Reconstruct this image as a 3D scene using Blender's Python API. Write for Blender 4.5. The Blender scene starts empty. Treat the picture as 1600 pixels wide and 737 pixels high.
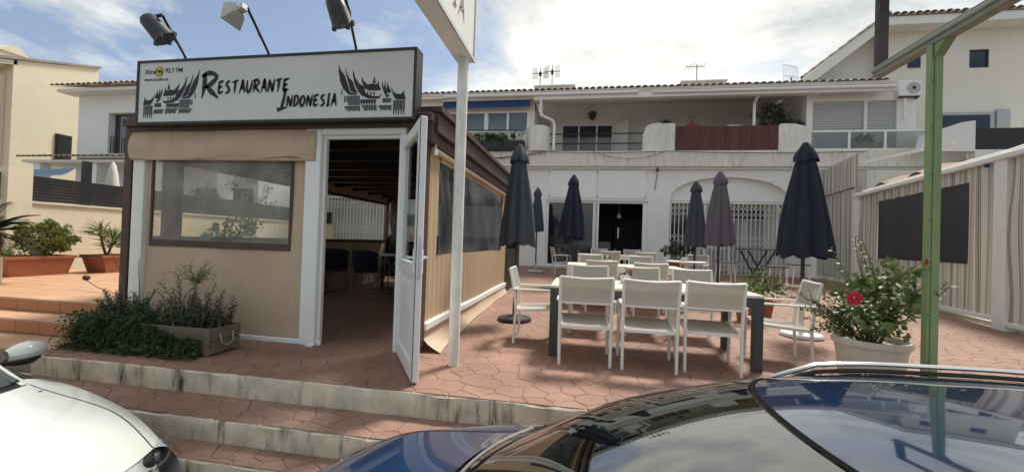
import bpy, bmesh, math, random
from mathutils import Vector, Matrix, Quaternion
rnd = random.Random(7)
R = math.radians
scene = bpy.context.scene
COL = scene.collection

# ------------------------------------------------------------------ camera
cam_d = bpy.data.cameras.new('camera'); cam = bpy.data.objects.new('camera', cam_d); COL.objects.link(cam)
cam_d.sensor_fit = 'HORIZONTAL'; cam_d.sensor_width = 36.0; cam_d.lens = 36.0*635/1600
cam_d.clip_start = 0.02; cam_d.clip_end = 3000
cam.matrix_world = (Matrix.Translation((0, 0, 1.19)) @ Matrix.Rotation(R(9.75), 4, 'Z')
                    @ Matrix.Rotation(math.pi/2+math.atan(8.3/635), 4, 'X') @ Matrix.Rotation(0.033, 4, 'Z'))
scene.camera = cam

# ------------------------------------------------------------------ sky, sun, exposure
SUN_EL, SUN_AZ = R(57), R(28)          # azimuth from +Y towards +X
world = bpy.data.worlds.new('World'); scene.world = world; world.use_nodes = True
def build_world():
    nt = world.node_tree; N = nt.nodes; L = nt.links; N.clear()
    out = N.new('ShaderNodeOutputWorld'); bg = N.new('ShaderNodeBackground'); L.new(bg.outputs[0], out.inputs[0])
    sky = N.new('ShaderNodeTexSky'); sky.sky_type = 'NISHITA'; sky.sun_disc = False
    sky.sun_elevation = SUN_EL; sky.sun_rotation = SUN_AZ; sky.air_density = 1.0; sky.dust_density = 1.2; sky.ozone_density = 1.0
    tc = N.new('ShaderNodeTexCoord'); sep = N.new('ShaderNodeSeparateXYZ'); L.new(tc.outputs['Generated'], sep.inputs[0])
    def math_(op, a, b=None):
        m = N.new('ShaderNodeMath'); m.operation = op
        for i, x in enumerate((a, b)):
            if x is None: continue
            if isinstance(x, (int, float)): m.inputs[i].default_value = x
            else: L.new(x, m.inputs[i])
        return m.outputs[0]
    zz = math_('ADD', math_('MAXIMUM', sep.outputs[2], 0.0), 0.16)
    comb = N.new('ShaderNodeCombineXYZ')
    L.new(math_('DIVIDE', sep.outputs[0], zz), comb.inputs[0]); L.new(math_('DIVIDE', sep.outputs[1], zz), comb.inputs[1])
    comb.inputs[2].default_value = 3.3
    def noise(scale, detail, rough, off, dist=0.0):
        mp = N.new('ShaderNodeMapping'); L.new(comb.outputs[0], mp.inputs[0]); mp.inputs['Location'].default_value = off
        n = N.new('ShaderNodeTexNoise'); L.new(mp.outputs[0], n.inputs['Vector']); n.inputs['Scale'].default_value = scale
        n.inputs['Detail'].default_value = detail; n.inputs['Roughness'].default_value = rough; n.inputs['Distortion'].default_value = dist
        return n.outputs[0]
    def ramp(x, stops):
        r = N.new('ShaderNodeValToRGB'); L.new(x, r.inputs[0]); e = r.color_ramp.elements
        e[0].position, e[0].color = stops[0][0], stops[0][1]; e[1].position, e[1].color = stops[1][0], stops[1][1]
        for p, c in stops[2:]:
            q = e.new(p); q.color = c
        return r.outputs[0]
    g = lambda v: (v, v, v, 1)
    mask = ramp(noise(1.05, 12, 0.60, (9.05, 11.20, 0), 0.2), [(0.43, g(0)), (0.57, g(1))])
    body = ramp(noise(2.0, 12, 0.62, (18.48, 9.31, 2), 0.2), [(0.32, (3.0, 3.25, 3.45, 1)), (0.48, (4.9, 5.0, 4.85, 1)), (0.62, (6.6, 6.55, 6.0, 1))])
    mix = N.new('ShaderNodeMix'); mix.data_type = 'RGBA'
    L.new(mask, mix.inputs[0]); 
    hs = N.new('ShaderNodeHueSaturation'); L.new(sky.outputs[0], hs.inputs['Color']); hs.inputs['Saturation'].default_value = 0.86; hs.inputs['Value'].default_value = 0.78
    L.new(hs.outputs[0], mix.inputs[6]); L.new(body, mix.inputs[7])
    L.new(mix.outputs[2], bg.inputs[0]); bg.inputs[1].default_value = 0.10
build_world()
sd = bpy.data.lights.new('sun', 'SUN'); sd.energy = 2.8; sd.angle = R(12); sd.color = (1.0, 0.94, 0.84)
sun = bpy.data.objects.new('sun', sd); COL.objects.link(sun)
sv = Vector((math.sin(SUN_AZ)*math.cos(SUN_EL), math.cos(SUN_AZ)*math.cos(SUN_EL), math.sin(SUN_EL)))
sun.rotation_euler = (-sv).to_track_quat('-Z', 'Y').to_euler(); sun.location = (20, 30, 40)
vs = scene.view_settings; vs.view_transform = 'Standard'; vs.look = 'None'; vs.gamma = 1.0; vs.exposure = 0.85; vs.use_curve_mapping = False

# ------------------------------------------------------------------ materials
MATS = {}
def mat(name, col, rough=0.6, metal=0.0, var=0.10, scale=3.0, bump=0.0, bscale=60.0, streak=0.0, streak_col=(0.05, 0.05, 0.045),
        coat=0.0, spec=0.5, rand=0.0, stretch=None, fleck=0.0, emit=None, sub=0.0):
    m = bpy.data.materials.new(name); m.use_nodes = True; MATS[name] = m
    nt = m.node_tree; N = nt.nodes; L = nt.links; b = N['Principled BSDF']
    b.inputs['Roughness'].default_value = rough; b.inputs['Metallic'].default_value = metal
    b.inputs['Coat Weight'].default_value = coat; b.inputs['Coat Roughness'].default_value = 0.03
    b.inputs['Specular IOR Level'].default_value = spec
    tc = N.new('ShaderNodeTexCoord'); vec = tc.outputs['Object']
    if stretch:
        mp = N.new('ShaderNodeMapping'); L.new(vec, mp.inputs[0]); mp.inputs['Scale'].default_value = stretch; vec = mp.outputs[0]
    def noise(sc, det, v=vec, ro=0.6):
        n = N.new('ShaderNodeTexNoise'); L.new(v, n.inputs['Vector']); n.inputs['Scale'].default_value = sc
        n.inputs['Detail'].default_value = det; n.inputs['Roughness'].default_value = ro; return n.outputs[0]
    def mixc(fac, a, c, typ='MIX'):
        x = N.new('ShaderNodeMix'); x.data_type = 'RGBA'; x.blend_type = typ
        for i, s in ((0, fac), (6, a), (7, c)):
            if isinstance(s, (int, float)): x.inputs[i].default_value = s
            elif isinstance(s, tuple): x.inputs[i].default_value = (*s, 1)
            else: L.new(s, x.inputs[i])
        return x.outputs[2]
    def rng(x, a, c, d=0.0, e=1.0):
        r = N.new('ShaderNodeMapRange'); L.new(x, r.inputs[0]); r.inputs[1].default_value = a; r.inputs[2].default_value = c
        r.inputs[3].default_value = d; r.inputs[4].default_value = e; return r.outputs[0]
    lo = tuple(c*(1-var) for c in col); hi = tuple(min(1, c*(1+var)) for c in col)
    c = mixc(rng(noise(scale, 6), 0.3, 0.7), lo, hi)
    if fleck: c = mixc(rng(noise(scale*14, 3), 0.55, 0.8, 0, fleck), c, tuple(x*0.45 for x in col))
    if rand:
        oi = N.new('ShaderNodeObjectInfo'); v = rng(oi.outputs['Random'], 0, 1, 1-rand, 1+rand)
        hs = N.new('ShaderNodeHueSaturation'); L.new(c, hs.inputs['Color']); L.new(v, hs.inputs['Value']); c = hs.outputs[0]
    if streak:
        mp = N.new('ShaderNodeMapping'); L.new(tc.outputs['Object'], mp.inputs[0]); mp.inputs['Scale'].default_value = (6.5, 6.5, 1.0)
        s1 = rng(noise(1.6, 5, mp.outputs[0], 0.7), 0.50, 0.74, 0, streak)
        s2 = rng(noise(1.3, 3), 0.36, 0.56)
        mm = N.new('ShaderNodeMath'); mm.operation = 'MULTIPLY'; L.new(s1, mm.inputs[0]); L.new(s2, mm.inputs[1])
        c = mixc(mm.outputs[0], c, streak_col)
    L.new(c, b.inputs['Base Color'])
    if bump:
        bp = N.new('ShaderNodeBump'); bp.inputs['Strength'].default_value = bump; bp.inputs['Distance'].default_value = 0.01
        L.new(noise(bscale, 4), bp.inputs['Height']); L.new(bp.outputs[0], b.inputs['Normal'])
    if emit: b.inputs['Emission Color'].default_value = (*emit, 1); b.inputs['Emission Strength'].default_value = 1.0
    if sub:      # thin leaves and cloth let some light through
        tr = N.new('ShaderNodeBsdfTranslucent'); L.new(c, tr.inputs[0]); ms = N.new('ShaderNodeMixShader'); ms.inputs[0].default_value = sub
        L.new(b.outputs[0], ms.inputs[1]); L.new(tr.outputs[0], ms.inputs[2]); L.new(ms.outputs[0], N['Material Output'].inputs[0])
    return m
def glass(name, tint=(0.8, 0.85, 0.85), rough=0.02, ior=1.45, haze=0.0, haze_col=(0.5, 0.5, 0.48)):
    m = bpy.data.materials.new(name); m.use_nodes = True; MATS[name] = m
    nt = m.node_tree; N = nt.nodes; L = nt.links; N.remove(N['Principled BSDF']); o = N['Material Output']
    t = N.new('ShaderNodeBsdfTransparent'); t.inputs[0].default_value = (*tint, 1)
    g = N.new('ShaderNodeBsdfGlossy'); g.inputs['Roughness'].default_value = rough
    lw = N.new('ShaderNodeLayerWeight'); lw.inputs[0].default_value = 0.5; pw = N.new('ShaderNodeMath'); pw.operation = 'POWER'; L.new(lw.outputs['Facing'], pw.inputs[0]); pw.inputs[1].default_value = 5.0
    f0 = ((ior-1)/(ior+1))**2; f = N.new('ShaderNodeMath'); f.operation = 'MULTIPLY_ADD'; L.new(pw.outputs[0], f.inputs[0]); f.inputs[1].default_value = 1-f0; f.inputs[2].default_value = f0
    ms = N.new('ShaderNodeMixShader'); L.new(f.outputs[0], ms.inputs[0])
    base = t.outputs[0]
    if haze:
        d = N.new('ShaderNodeBsdfDiffuse'); d.inputs[0].default_value = (*haze_col, 1)
        m2 = N.new('ShaderNodeMixShader'); L.new(t.outputs[0], m2.inputs[1]); L.new(d.outputs[0], m2.inputs[2])
        tc = N.new('ShaderNodeTexCoord'); n = N.new('ShaderNodeTexNoise'); L.new(tc.outputs['Object'], n.inputs['Vector']); n.inputs['Scale'].default_value = 2.2; n.inputs['Detail'].default_value = 4
        r = N.new('ShaderNodeMapRange'); L.new(n.outputs[0], r.inputs[0]); r.inputs[1].default_value = .3; r.inputs[2].default_value = .75; r.inputs[3].default_value = haze*0.5; r.inputs[4].default_value = haze*1.6
        L.new(r.outputs[0], m2.inputs[0]); base = m2.outputs[0]
        bp = N.new('ShaderNodeBump'); bp.inputs['Strength'].default_value = 0.12; bp.inputs['Distance'].default_value = 0.02; L.new(n.outputs[0], bp.inputs['Height']); L.new(bp.outputs[0], g.inputs['Normal'])
    L.new(base, ms.inputs[1]); L.new(g.outputs[0], ms.inputs[2]); L.new(ms.outputs[0], o.inputs[0])
    return m
mat('stone', (0.285, 0.162, 0.118), 0.72, var=0.28, scale=1.3, bump=0.7, bscale=26, rand=0.06, fleck=0.8)
mat('stone_joint', (0.17, 0.10, 0.075), 0.9, var=0.3, scale=5)
mat('riser_paint', (0.64, 0.57, 0.45), 0.8, var=0.25, scale=4, bump=0.35, bscale=30, streak=1.35, streak_col=(0.045, 0.04, 0.03))
mat('orange_tile', (0.52, 0.30, 0.175), 0.5, var=0.10, scale=1.6, rand=0.06, bump=0.08)
mat('orange_riser', (0.40, 0.17, 0.075), 0.55, var=0.12, scale=3, rand=0.08)
mat('grout', (0.30, 0.24, 0.19), 0.9)
mat('asphalt', (0.055, 0.055, 0.057), 0.9, var=0.25, scale=3, bump=0.5, bscale=120)
mat('soil', (0.13, 0.10, 0.075), 0.95, var=0.3, bump=0.4)
mat('white_paint', (0.80, 0.80, 0.76), 0.45, var=0.06, scale=3, streak=0.12, streak_col=(0.3, 0.27, 0.22))
mat('white_upvc', (0.82, 0.82, 0.80), 0.35, var=0.03, scale=2)
mat('old_white', (0.78, 0.77, 0.72), 0.6, var=0.12, scale=6, streak=0.6, streak_col=(0.25, 0.17, 0.1), bump=0.1)
mat('tan_canvas', (0.53, 0.40, 0.285), 0.75, var=0.10, scale=1.4, bump=0.5, bscale=5, streak=0.22, streak_col=(0.22, 0.15, 0.09))
mat('brown_canvas', (0.26, 0.18, 0.12), 0.8, var=0.1, scale=2)
mat('tan_ribbed', (0.60, 0.44, 0.28), 0.7, var=0.07, scale=1.6, sub=0.25)
mat('brown_frame', (0.075, 0.035, 0.025), 0.5, var=0.2, scale=6, stretch=(1, 1, 0.1))
mat('brown_wood', (0.06, 0.033, 0.026), 0.55, var=0.25, scale=8, stretch=(1, .12, 1), bump=0.15)
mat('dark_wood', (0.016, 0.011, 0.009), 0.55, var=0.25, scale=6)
mat('black_frame', (0.018, 0.018, 0.02), 0.4, var=0.1)
mat('sign_face', (0.62, 0.63, 0.60), 0.4, var=0.04, scale=0.9, streak=0.05, streak_col=(0.3, 0.29, 0.25))
mat('ink', (0.012, 0.013, 0.018), 0.6)
mat('ink_grey', (0.10, 0.105, 0.12), 0.6)
mat('yellow', (0.65, 0.5, 0.03), 0.5)
mat('faded_ink', (0.32, 0.31, 0.3), 0.6)
mat('lamp_dark', (0.035, 0.037, 0.04), 0.45, var=0.2, scale=8)
mat('lamp_pale', (0.42, 0.42, 0.39), 0.5, var=0.12, scale=8)
mat('iron', (0.035, 0.03, 0.03), 0.5, var=0.3, scale=12)
mat('wall_white', (0.82, 0.815, 0.78), 0.85, var=0.05, scale=0.8, bump=0.5, bscale=9)
mat('wall_band', (0.72, 0.70, 0.62), 0.85, var=0.10, scale=0.7, bump=0.6, bscale=7, streak=0.55, streak_col=(0.10, 0.095, 0.075))
mat('wall_pillar', (0.75, 0.74, 0.69), 0.85, var=0.08, scale=0.9, bump=0.5, bscale=7, streak=0.4, streak_col=(0.14, 0.13, 0.11))
mat('wall_cream', (0.73, 0.65, 0.48), 0.85, var=0.06, scale=0.5, bump=0.3, bscale=6, streak=0.12, streak_col=(0.35, 0.28, 0.17))
mat('wall_ivory', (0.78, 0.75, 0.66), 0.85, var=0.05, scale=0.5, bump=0.4, bscale=7, streak=0.08, streak_col=(0.3, 0.27, 0.2))
mat('wall_house', (0.78, 0.79, 0.77), 0.85, var=0.04, scale=0.5, bump=0.3, bscale=6)
mat('roof_tile', (0.36, 0.315, 0.265), 0.85, var=0.3, scale=3, rand=0.18, bump=0.3, bscale=20)
mat('roof_tile_warm', (0.42, 0.31, 0.22), 0.85, var=0.3, scale=3, rand=0.2, bump=0.3, bscale=20)
mat('dark_glass', (0.012, 0.016, 0.024), 0.06, var=0.1, spec=0.7)
mat('blue_glass', (0.018, 0.03, 0.055), 0.05, var=0.1, spec=0.8)
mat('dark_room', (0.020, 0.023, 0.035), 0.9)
mat('shutter_grey', (0.44, 0.45, 0.46), 0.5, var=0.04)
mat('curtain_pale', (0.38, 0.42, 0.44), 0.8, var=0.1, scale=5, stretch=(4, 4, .3))
mat('shade_grey', (0.25, 0.26, 0.28), 0.9, var=0.06)
mat('aluminium', (0.6, 0.6, 0.6), 0.35, metal=0.7, var=0.05)
mat('blue_awning', (0.028, 0.075, 0.24), 0.7, var=0.1, sub=0.15)
mat('bar_black', (0.02, 0.02, 0.022), 0.4, var=0.1)
mat('fence_wood', (0.105, 0.034, 0.030), 0.7, var=0.25, scale=5, stretch=(1, 1, .15), rand=0.15)
mat('fence_black', (0.014, 0.014, 0.016), 0.5)
mat('parasol_slate', (0.042, 0.050, 0.064), 0.85, var=0.12, scale=4, bump=0.1, bscale=20)
mat('parasol_navy', (0.010, 0.014, 0.030), 0.85, var=0.12, scale=4, bump=0.1, bscale=20)
mat('parasol_mauve', (0.10, 0.090, 0.112), 0.85, var=0.1, scale=4, bump=0.1, bscale=20)
mat('parasol_cream', (0.62, 0.60, 0.52), 0.85, var=0.08, scale=4)
mat('pole_dark', (0.025, 0.027, 0.03), 0.4, var=0.1)
mat('chair_frame', (0.80, 0.79, 0.74), 0.4, var=0.05, scale=5)
mat('table_frame', (0.045, 0.055, 0.058), 0.45, var=0.1)
mat('table_top', (0.68, 0.66, 0.54), 0.45, var=0.08, scale=2, stretch=(.3, 4, 1), rand=0.04)
mat('pot_white', (0.6, 0.6, 0.55), 0.6, var=0.1)
mat('pot_stone', (0.64, 0.61, 0.52), 0.75, var=0.1, scale=3, bump=0.2, streak=0.25, streak_col=(.28, .24, .17))
mat('terracotta', (0.31, 0.105, 0.055), 0.7, var=0.16, scale=3, bump=0.15)
mat('weathered_wood', (0.16, 0.125, 0.09), 0.85, var=0.35, scale=7, stretch=(.25, 1, 2), bump=0.4, bscale=25, rand=0.12)
mat('rope', (0.40, 0.36, 0.28), 0.9, var=0.2, scale=30)
mat('green_steel', (0.22, 0.31, 0.14), 0.5, var=0.12, scale=4, streak=0.3, streak_col=(.12, .1, .04), bump=0.06)
mat('rusty_steel', (0.045, 0.033, 0.030), 0.6, var=0.4, scale=10)
mat('grey_green_steel', (0.23, 0.25, 0.19), 0.5, var=0.2, scale=6)
mat('mesh_window', (0.035, 0.034, 0.036), 0.42, var=0.1, spec=0.4)
mat('rubber', (0.015, 0.015, 0.016), 0.8)
mat('chrome', (0.62, 0.62, 0.62), 0.18, metal=1.0, var=0.02)
mat('car_white', (0.80, 0.82, 0.76), 0.32, var=0.015, coat=1.0)
mat('car_blue', (0.011, 0.042, 0.125), 0.30, metal=0.35, var=0.02, coat=1.0)
mat('car_roof', (0.008, 0.022, 0.055), 0.06, var=0.02, coat=1.0, spec=1.0)
mat('car_black', (0.012, 0.012, 0.013), 0.45)
mat('seal', (0.008, 0.008, 0.008), 0.95, spec=0.05)
mat('car_cabin', (0.05, 0.05, 0.05), 0.8)
mat('sail_blue', (0.16, 0.27, 0.42), 0.8, sub=0.3)
mat('cloth_blue', (0.012, 0.016, 0.036), 0.75)
mat('rattan', (0.34, 0.27, 0.18), 0.6, var=0.15, scale=12)
mat('curtain_grey', (0.22, 0.22, 0.22), 0.9, var=0.1, sub=0.2)
mat('skin', (0.45, 0.26, 0.18), 0.6); mat('red_cloth', (0.45, 0.05, 0.04), 0.8); mat('grey_hair', (0.3, 0.3, 0.3), 0.9); mat('dark_cloth', (.03, .03, .04), .9)
mat('petal_red', (0.50, 0.012, 0.03), 0.6, sub=0.2); mat('petal_pink', (0.6, 0.2, 0.25), 0.6); mat('petal_white', (0.6, 0.6, 0.5), 0.6)
mat('leaf_hibiscus', (0.115, 0.165, 0.045), 0.45, var=0.4, scale=9, sub=0.25)
mat('leaf_dark', (0.022, 0.040, 0.014), 0.55, var=0.45, scale=7, sub=0.15)
mat('leaf_trail', (0.055, 0.092, 0.030), 0.55, var=0.5, scale=7, sub=0.2)
mat('leaf_succulent', (0.105, 0.10, 0.058), 0.6, var=0.4, scale=9, sub=0.1)
mat('leaf_lime', (0.16, 0.24, 0.045), 0.5, var=0.3, scale=9, sub=0.3)
mat('leaf_euonymus', (0.19, 0.22, 0.050), 0.5, var=0.35, scale=6, sub=0.25)
mat('leaf_yucca', (0.12, 0.17, 0.05), 0.45, var=0.3, scale=6, sub=0.2)
mat('leaf_cycad', (0.014, 0.026, 0.012), 0.4, var=0.3, scale=6)
mat('leaf_balcony', (0.06, 0.11, 0.025), 0.5, var=0.5, scale=5, sub=0.2)
mat('leaf_shrub', (0.055, 0.065, 0.040), 0.6, var=0.4, scale=4, sub=0.2)
mat('leaf_tree', (0.045, 0.075, 0.02), 0.6, var=0.4, scale=2, sub=0.2)
mat('bark', (0.12, 0.095, 0.07), 0.9, var=0.3, scale=10, bump=0.3)
mat('stem_grey', (0.20, 0.19, 0.15), 0.8, var=0.3, scale=12)
mat('stem_green', (0.10, 0.11, 0.05), 0.7, var=0.3, scale=12)
mat('lens_white', (0.75, 0.75, 0.72), 0.15)
glass('clear_film', (0.9, 0.89, 0.84), 0.05, 1.40, haze=0.36, haze_col=(0.50, 0.49, 0.43))
glass('thin_film', (0.95, 0.95, 0.93), 0.05, 1.35)
glass('smoky_film', (0.22, 0.23, 0.25), 0.12, 1.42, haze=0.20, haze_col=(0.30, 0.31, 0.33))
glass('window_glass', (0.75, 0.8, 0.8), 0.01, 1.5)
glass('rail_glass', (0.82, 0.85, 0.83), 0.02, 1.4, haze=0.10, haze_col=(0.6, 0.62, 0.6))
glass('car_glass', (0.20, 0.28, 0.24), 0.01, 3.6)
glass('lamp_glass', (0.85, 0.88, 0.9), 0.02, 1.5)
def mesh_cloth(name, col, open_=0.2):
    m = mat(name, col, 0.8, var=0.06, scale=5, bump=0.2, bscale=300, sub=0.18); nt = m.node_tree; N = nt.nodes; L = nt.links; o = N['Material Output']
    src = o.inputs[0].links[0].from_socket; t = N.new('ShaderNodeBsdfTransparent'); ms = N.new('ShaderNodeMixShader'); ms.inputs[0].default_value = open_
    L.new(src, ms.inputs[1]); L.new(t.outputs[0], ms.inputs[2]); L.new(ms.outputs[0], o.inputs[0])
mesh_cloth('chair_sling', (0.52, 0.49, 0.43), 0.18)
def stripe_material():
    m = bpy.data.materials.new('striped_canvas'); m.use_nodes = True; MATS['striped_canvas'] = m
    nt = m.node_tree; N = nt.nodes; L = nt.links; b = N['Principled BSDF']; b.inputs['Roughness'].default_value = 0.85
    uv = N.new('ShaderNodeUVMap'); sp = N.new('ShaderNodeSeparateXYZ'); L.new(uv.outputs[0], sp.inputs[0])
    fr = N.new('ShaderNodeMath'); fr.operation = 'FRACT'; ml = N.new('ShaderNodeMath'); ml.operation = 'MULTIPLY'; ml.inputs[1].default_value = 1/0.36
    L.new(sp.outputs[0], ml.inputs[0]); L.new(ml.outputs[0], fr.inputs[0])
    r = N.new('ShaderNodeValToRGB'); r.color_ramp.interpolation = 'CONSTANT'; L.new(fr.outputs[0], r.inputs[0])
    cream, grey, dark, tan = (0.60, 0.58, 0.50, 1), (0.25, 0.26, 0.235, 1), (0.12, 0.125, 0.12, 1), (0.48, 0.44, 0.36, 1)
    seq = [(0, cream), (.30, grey), (.36, tan), (.40, dark), (.45, tan), (.50, grey), (.55, cream), (.68, tan), (.80, cream), (.86, dark), (.89, cream), (.93, grey)]
    e = r.color_ramp.elements; e[0].position, e[0].color = seq[0]; e[1].position, e[1].color = seq[1]
    for p, c in seq[2:]: q = e.new(p); q.color = c
    tr = N.new('ShaderNodeBsdfTranslucent'); ms = N.new('ShaderNodeMixShader'); ms.inputs[0].default_value = 0.2
    L.new(r.outputs[0], b.inputs['Base Color']); L.new(r.outputs[0], tr.inputs[0]); L.new(b.outputs[0], ms.inputs[1]); L.new(tr.outputs[0], ms.inputs[2]); L.new(ms.outputs[0], N['Material Output'].inputs[0])
stripe_material()

# ------------------------------------------------------------------ mesh helpers
def wloc(o):
    v = Vector((0, 0, 0))
    while o is not None: v += o.location; o = o.parent
    return v
class MB:
    def __init__(s): s.v = []; s.f = []; s.uv = None
    def add(s, vs, fs):
        o = len(s.v); s.v += [tuple(p) for p in vs]; s.f += [tuple(i+o for i in f) for f in fs]; return s
    def box(s, x0, y0, z0, x1, y1, z1, b=0.0):
        return s.obox(Vector(((x0+x1)/2, (y0+y1)/2, (z0+z1)/2)), (abs(x1-x0), abs(y1-y0), abs(z1-z0)), None, b)
    def obox(s, c, size, rot=None, b=0.0):
        hx, hy, hz = (q/2 for q in size); c = Vector(c); vs = []; fs = []
        T = (lambda p: c + (rot @ Vector(p) if rot else Vector(p)))
        if b <= 0:
            vs = [T((x, y, z)) for x in (-hx, hx) for y in (-hy, hy) for z in (-hz, hz)]
            fs = [(0, 1, 3, 2), (4, 6, 7, 5), (0, 4, 5, 1), (2, 3, 7, 6), (0, 2, 6, 4), (1, 5, 7, 3)]
            return s.add(vs, fs)
        b = min(b, hx*.9, hy*.9, hz*.9); idx = {}
        for x in (-1, 1):
            for y in (-1, 1):
                for z in (-1, 1):
                    for a in range(3):
                        p = [x*(hx-b), y*(hy-b), z*(hz-b)]; q = (x, y, z); p[a] = q[a]*(hx, hy, hz)[a]
                        idx[(x, y, z, a)] = len(vs); vs.append(T(p))
        for a in range(3):
            u, w = [(1, 2), (2, 0), (0, 1)][a]
            for sg in (-1, 1):
                def k(p, q): t = [0, 0, 0]; t[a] = sg; t[u] = p; t[w] = q; return idx[(*t, a)]
                f = [k(-1, -1), k(1, -1), k(1, 1), k(-1, 1)]; fs.append(tuple(f if sg > 0 else f[::-1]))
        for a in range(3):
            u, w = [(1, 2), (2, 0), (0, 1)][a]
            for p in (-1, 1):
                for q in (-1, 1):
                    def k(e, ax): t = [0, 0, 0]; t[a] = e; t[u] = p; t[w] = q; return idx[(*t, ax)]
                    f = [k(-1, u), k(1, u), k(1, w), k(-1, w)]; fs.append(tuple(f if p*q > 0 else f[::-1]))
        for x in (-1, 1):
            for y in (-1, 1):
                for z in (-1, 1):
                    f = [idx[(x, y, z, 0)], idx[(x, y, z, 1)], idx[(x, y, z, 2)]]; fs.append(tuple(f if x*y*z > 0 else f[::-1]))
        return s.add(vs, fs)
    def bar(s, p0, p1, w, h, up=(0, 0, 1), b=0.0):
        p0, p1 = Vector(p0), Vector(p1); d = p1-p0; y = d.normalized(); x = y.cross(Vector(up))
        if x.length < 1e-4: x = y.cross(Vector((0, 1, 0)))
        x.normalize(); z = x.cross(y)
        return s.obox((p0+p1)/2, (w, d.length, h), Matrix((x, y, z)).transposed(), b)
    def tube(s, pts, r, n=8, cap=True):
        pts = [Vector(p) for p in pts]; m = len(pts); rs = r if isinstance(r, (list, tuple)) else [r]*m; vs = []; fs = []; u = None
        for i, p in enumerate(pts):
            t = (pts[min(i+1, m-1)]-pts[max(i-1, 0)]).normalized()
            if u is None: u = t.orthogonal().normalized()
            u = (u-t*u.dot(t)); u = u.normalized() if u.length > 1e-6 else t.orthogonal().normalized(); w = t.cross(u)
            for k in range(n):
                a = 2*math.pi*k/n; vs.append(p+(u*math.cos(a)+w*math.sin(a))*rs[i])
        for i in range(m-1):
            for k in range(n): fs.append((i*n+k, i*n+(k+1) % n, (i+1)*n+(k+1) % n, (i+1)*n+k))
        if cap: fs += [tuple(range(n))[::-1], tuple((m-1)*n+k for k in range(n))]
        return s.add(vs, fs)
    def lathe(s, prof, c=(0, 0, 0), n=20, axis=None, sx=1.0, sy=1.0, cap=True):
        c = Vector(c); vs = []; fs = []; q = Vector((0, 0, 1)).rotation_difference(Vector(axis)) if axis else None
        for r, z in prof:
            for k in range(n):
                a = 2*math.pi*k/n; p = Vector((r*math.cos(a)*sx, r*math.sin(a)*sy, z)); vs.append(c+(q @ p if q else p))
        for i in range(len(prof)-1):
            for k in range(n): fs.append((i*n+k, i*n+(k+1) % n, (i+1)*n+(k+1) % n, (i+1)*n+k))
        if cap: fs += [tuple(range(n))[::-1], tuple((len(prof)-1)*n+k for k in range(n))]
        return s.add(vs, fs)
    def prism(s, poly, a, b, plane='xz'):       # poly in the plane, extruded along the third axis from a to b
        m = len(poly)
        def P(p, t): return {'xz': (p[0], t, p[1]), 'yz': (t, p[0], p[1]), 'xy': (p[0], p[1], t)}[plane]
        vs = [P(p, a) for p in poly]+[P(p, b) for p in poly]
        fs = [tuple(range(m)), tuple(range(m, 2*m))[::-1]]+[(i, (i+1) % m+0, (i+1) % m+m, i+m)[::-1] for i in range(m)]
        return s.add(vs, fs)
    def sheet(s, grid):
        n, m = len(grid), len(grid[0]); vs = [p for row in grid for p in row]
        return s.add(vs, [(i*m+j, i*m+j+1, (i+1)*m+j+1, (i+1)*m+j) for i in range(n-1) for j in range(m-1)])
    def mesh(s, name, m, off=Vector((0, 0, 0)), smooth=False, fix=True):
        me = bpy.data.meshes.new(name); me.from_pydata([(p[0]-off.x, p[1]-off.y, p[2]-off.z) for p in s.v], [], s.f)
        if m: me.materials.append(MATS[m])
        if fix:
            bm = bmesh.new(); bm.from_mesh(me); bmesh.ops.recalc_face_normals(bm, faces=bm.faces); bm.to_mesh(me); bm.free()
        if s.uv:
            ul = me.uv_layers.new(name='UVMap')
            for lp in me.loops: ul.data[lp.index].uv = s.uv[lp.vertex_index]
        if smooth:
            me.polygons.foreach_set('use_smooth', [True]*len(me.polygons))
            if smooth != 'all': me.set_sharp_from_angle(angle=R(35))
        return me
    def build(s, name, m, parent=None, smooth=False, fix=True, **props):
        if parent is not None:
            off = wloc(parent); loc = Vector((0, 0, 0))
        else:
            xs = [p[0] for p in s.v]; ys = [p[1] for p in s.v]; zs = [p[2] for p in s.v]
            off = Vector(((min(xs)+max(xs))/2, (min(ys)+max(ys))/2, min(zs))); loc = off.copy()
        o = bpy.data.objects.new(name, s.mesh(name, m, off, smooth, fix)); COL.objects.link(o); o.location = loc
        if parent is not None: o.parent = parent
        for k, v in props.items(): o[k] = v
        return o
def thing(name, label, cat, loc=(0, 0, 0), group=None, rz=0.0):
    o = bpy.data.objects.new(name, None); COL.objects.link(o); o.location = loc; o.rotation_euler = (0, 0, rz); o.empty_display_size = 0.2
    o['label'] = label; o['category'] = cat
    if group: o['group'] = group
    return o
def tag(o, label, cat, group=None):
    o['label'] = label; o['category'] = cat
    if group: o['group'] = group
    return o
def struct(mb, name, m, **k):
    o = mb.build(name, m, **k); o['kind'] = 'structure'; return o
def inst(src, name, loc, parent=None, rot=None):      # another object that shares src's mesh
    o = bpy.data.objects.new(name, src.data if not isinstance(src, bpy.types.Mesh) else src); COL.objects.link(o); o.location = loc
    if rot is not None: o.rotation_euler = rot
    if parent is not None: o.parent = parent
    return o
def copy_tree(o, parent=None):
    c = o.copy(); COL.objects.link(c)
    if parent is not None: c.parent = parent
    for ch in [x for x in o.children]: copy_tree(ch, c)
    return c
def gz(y): return 0.022*max(0.0, y-5.0)

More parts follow.
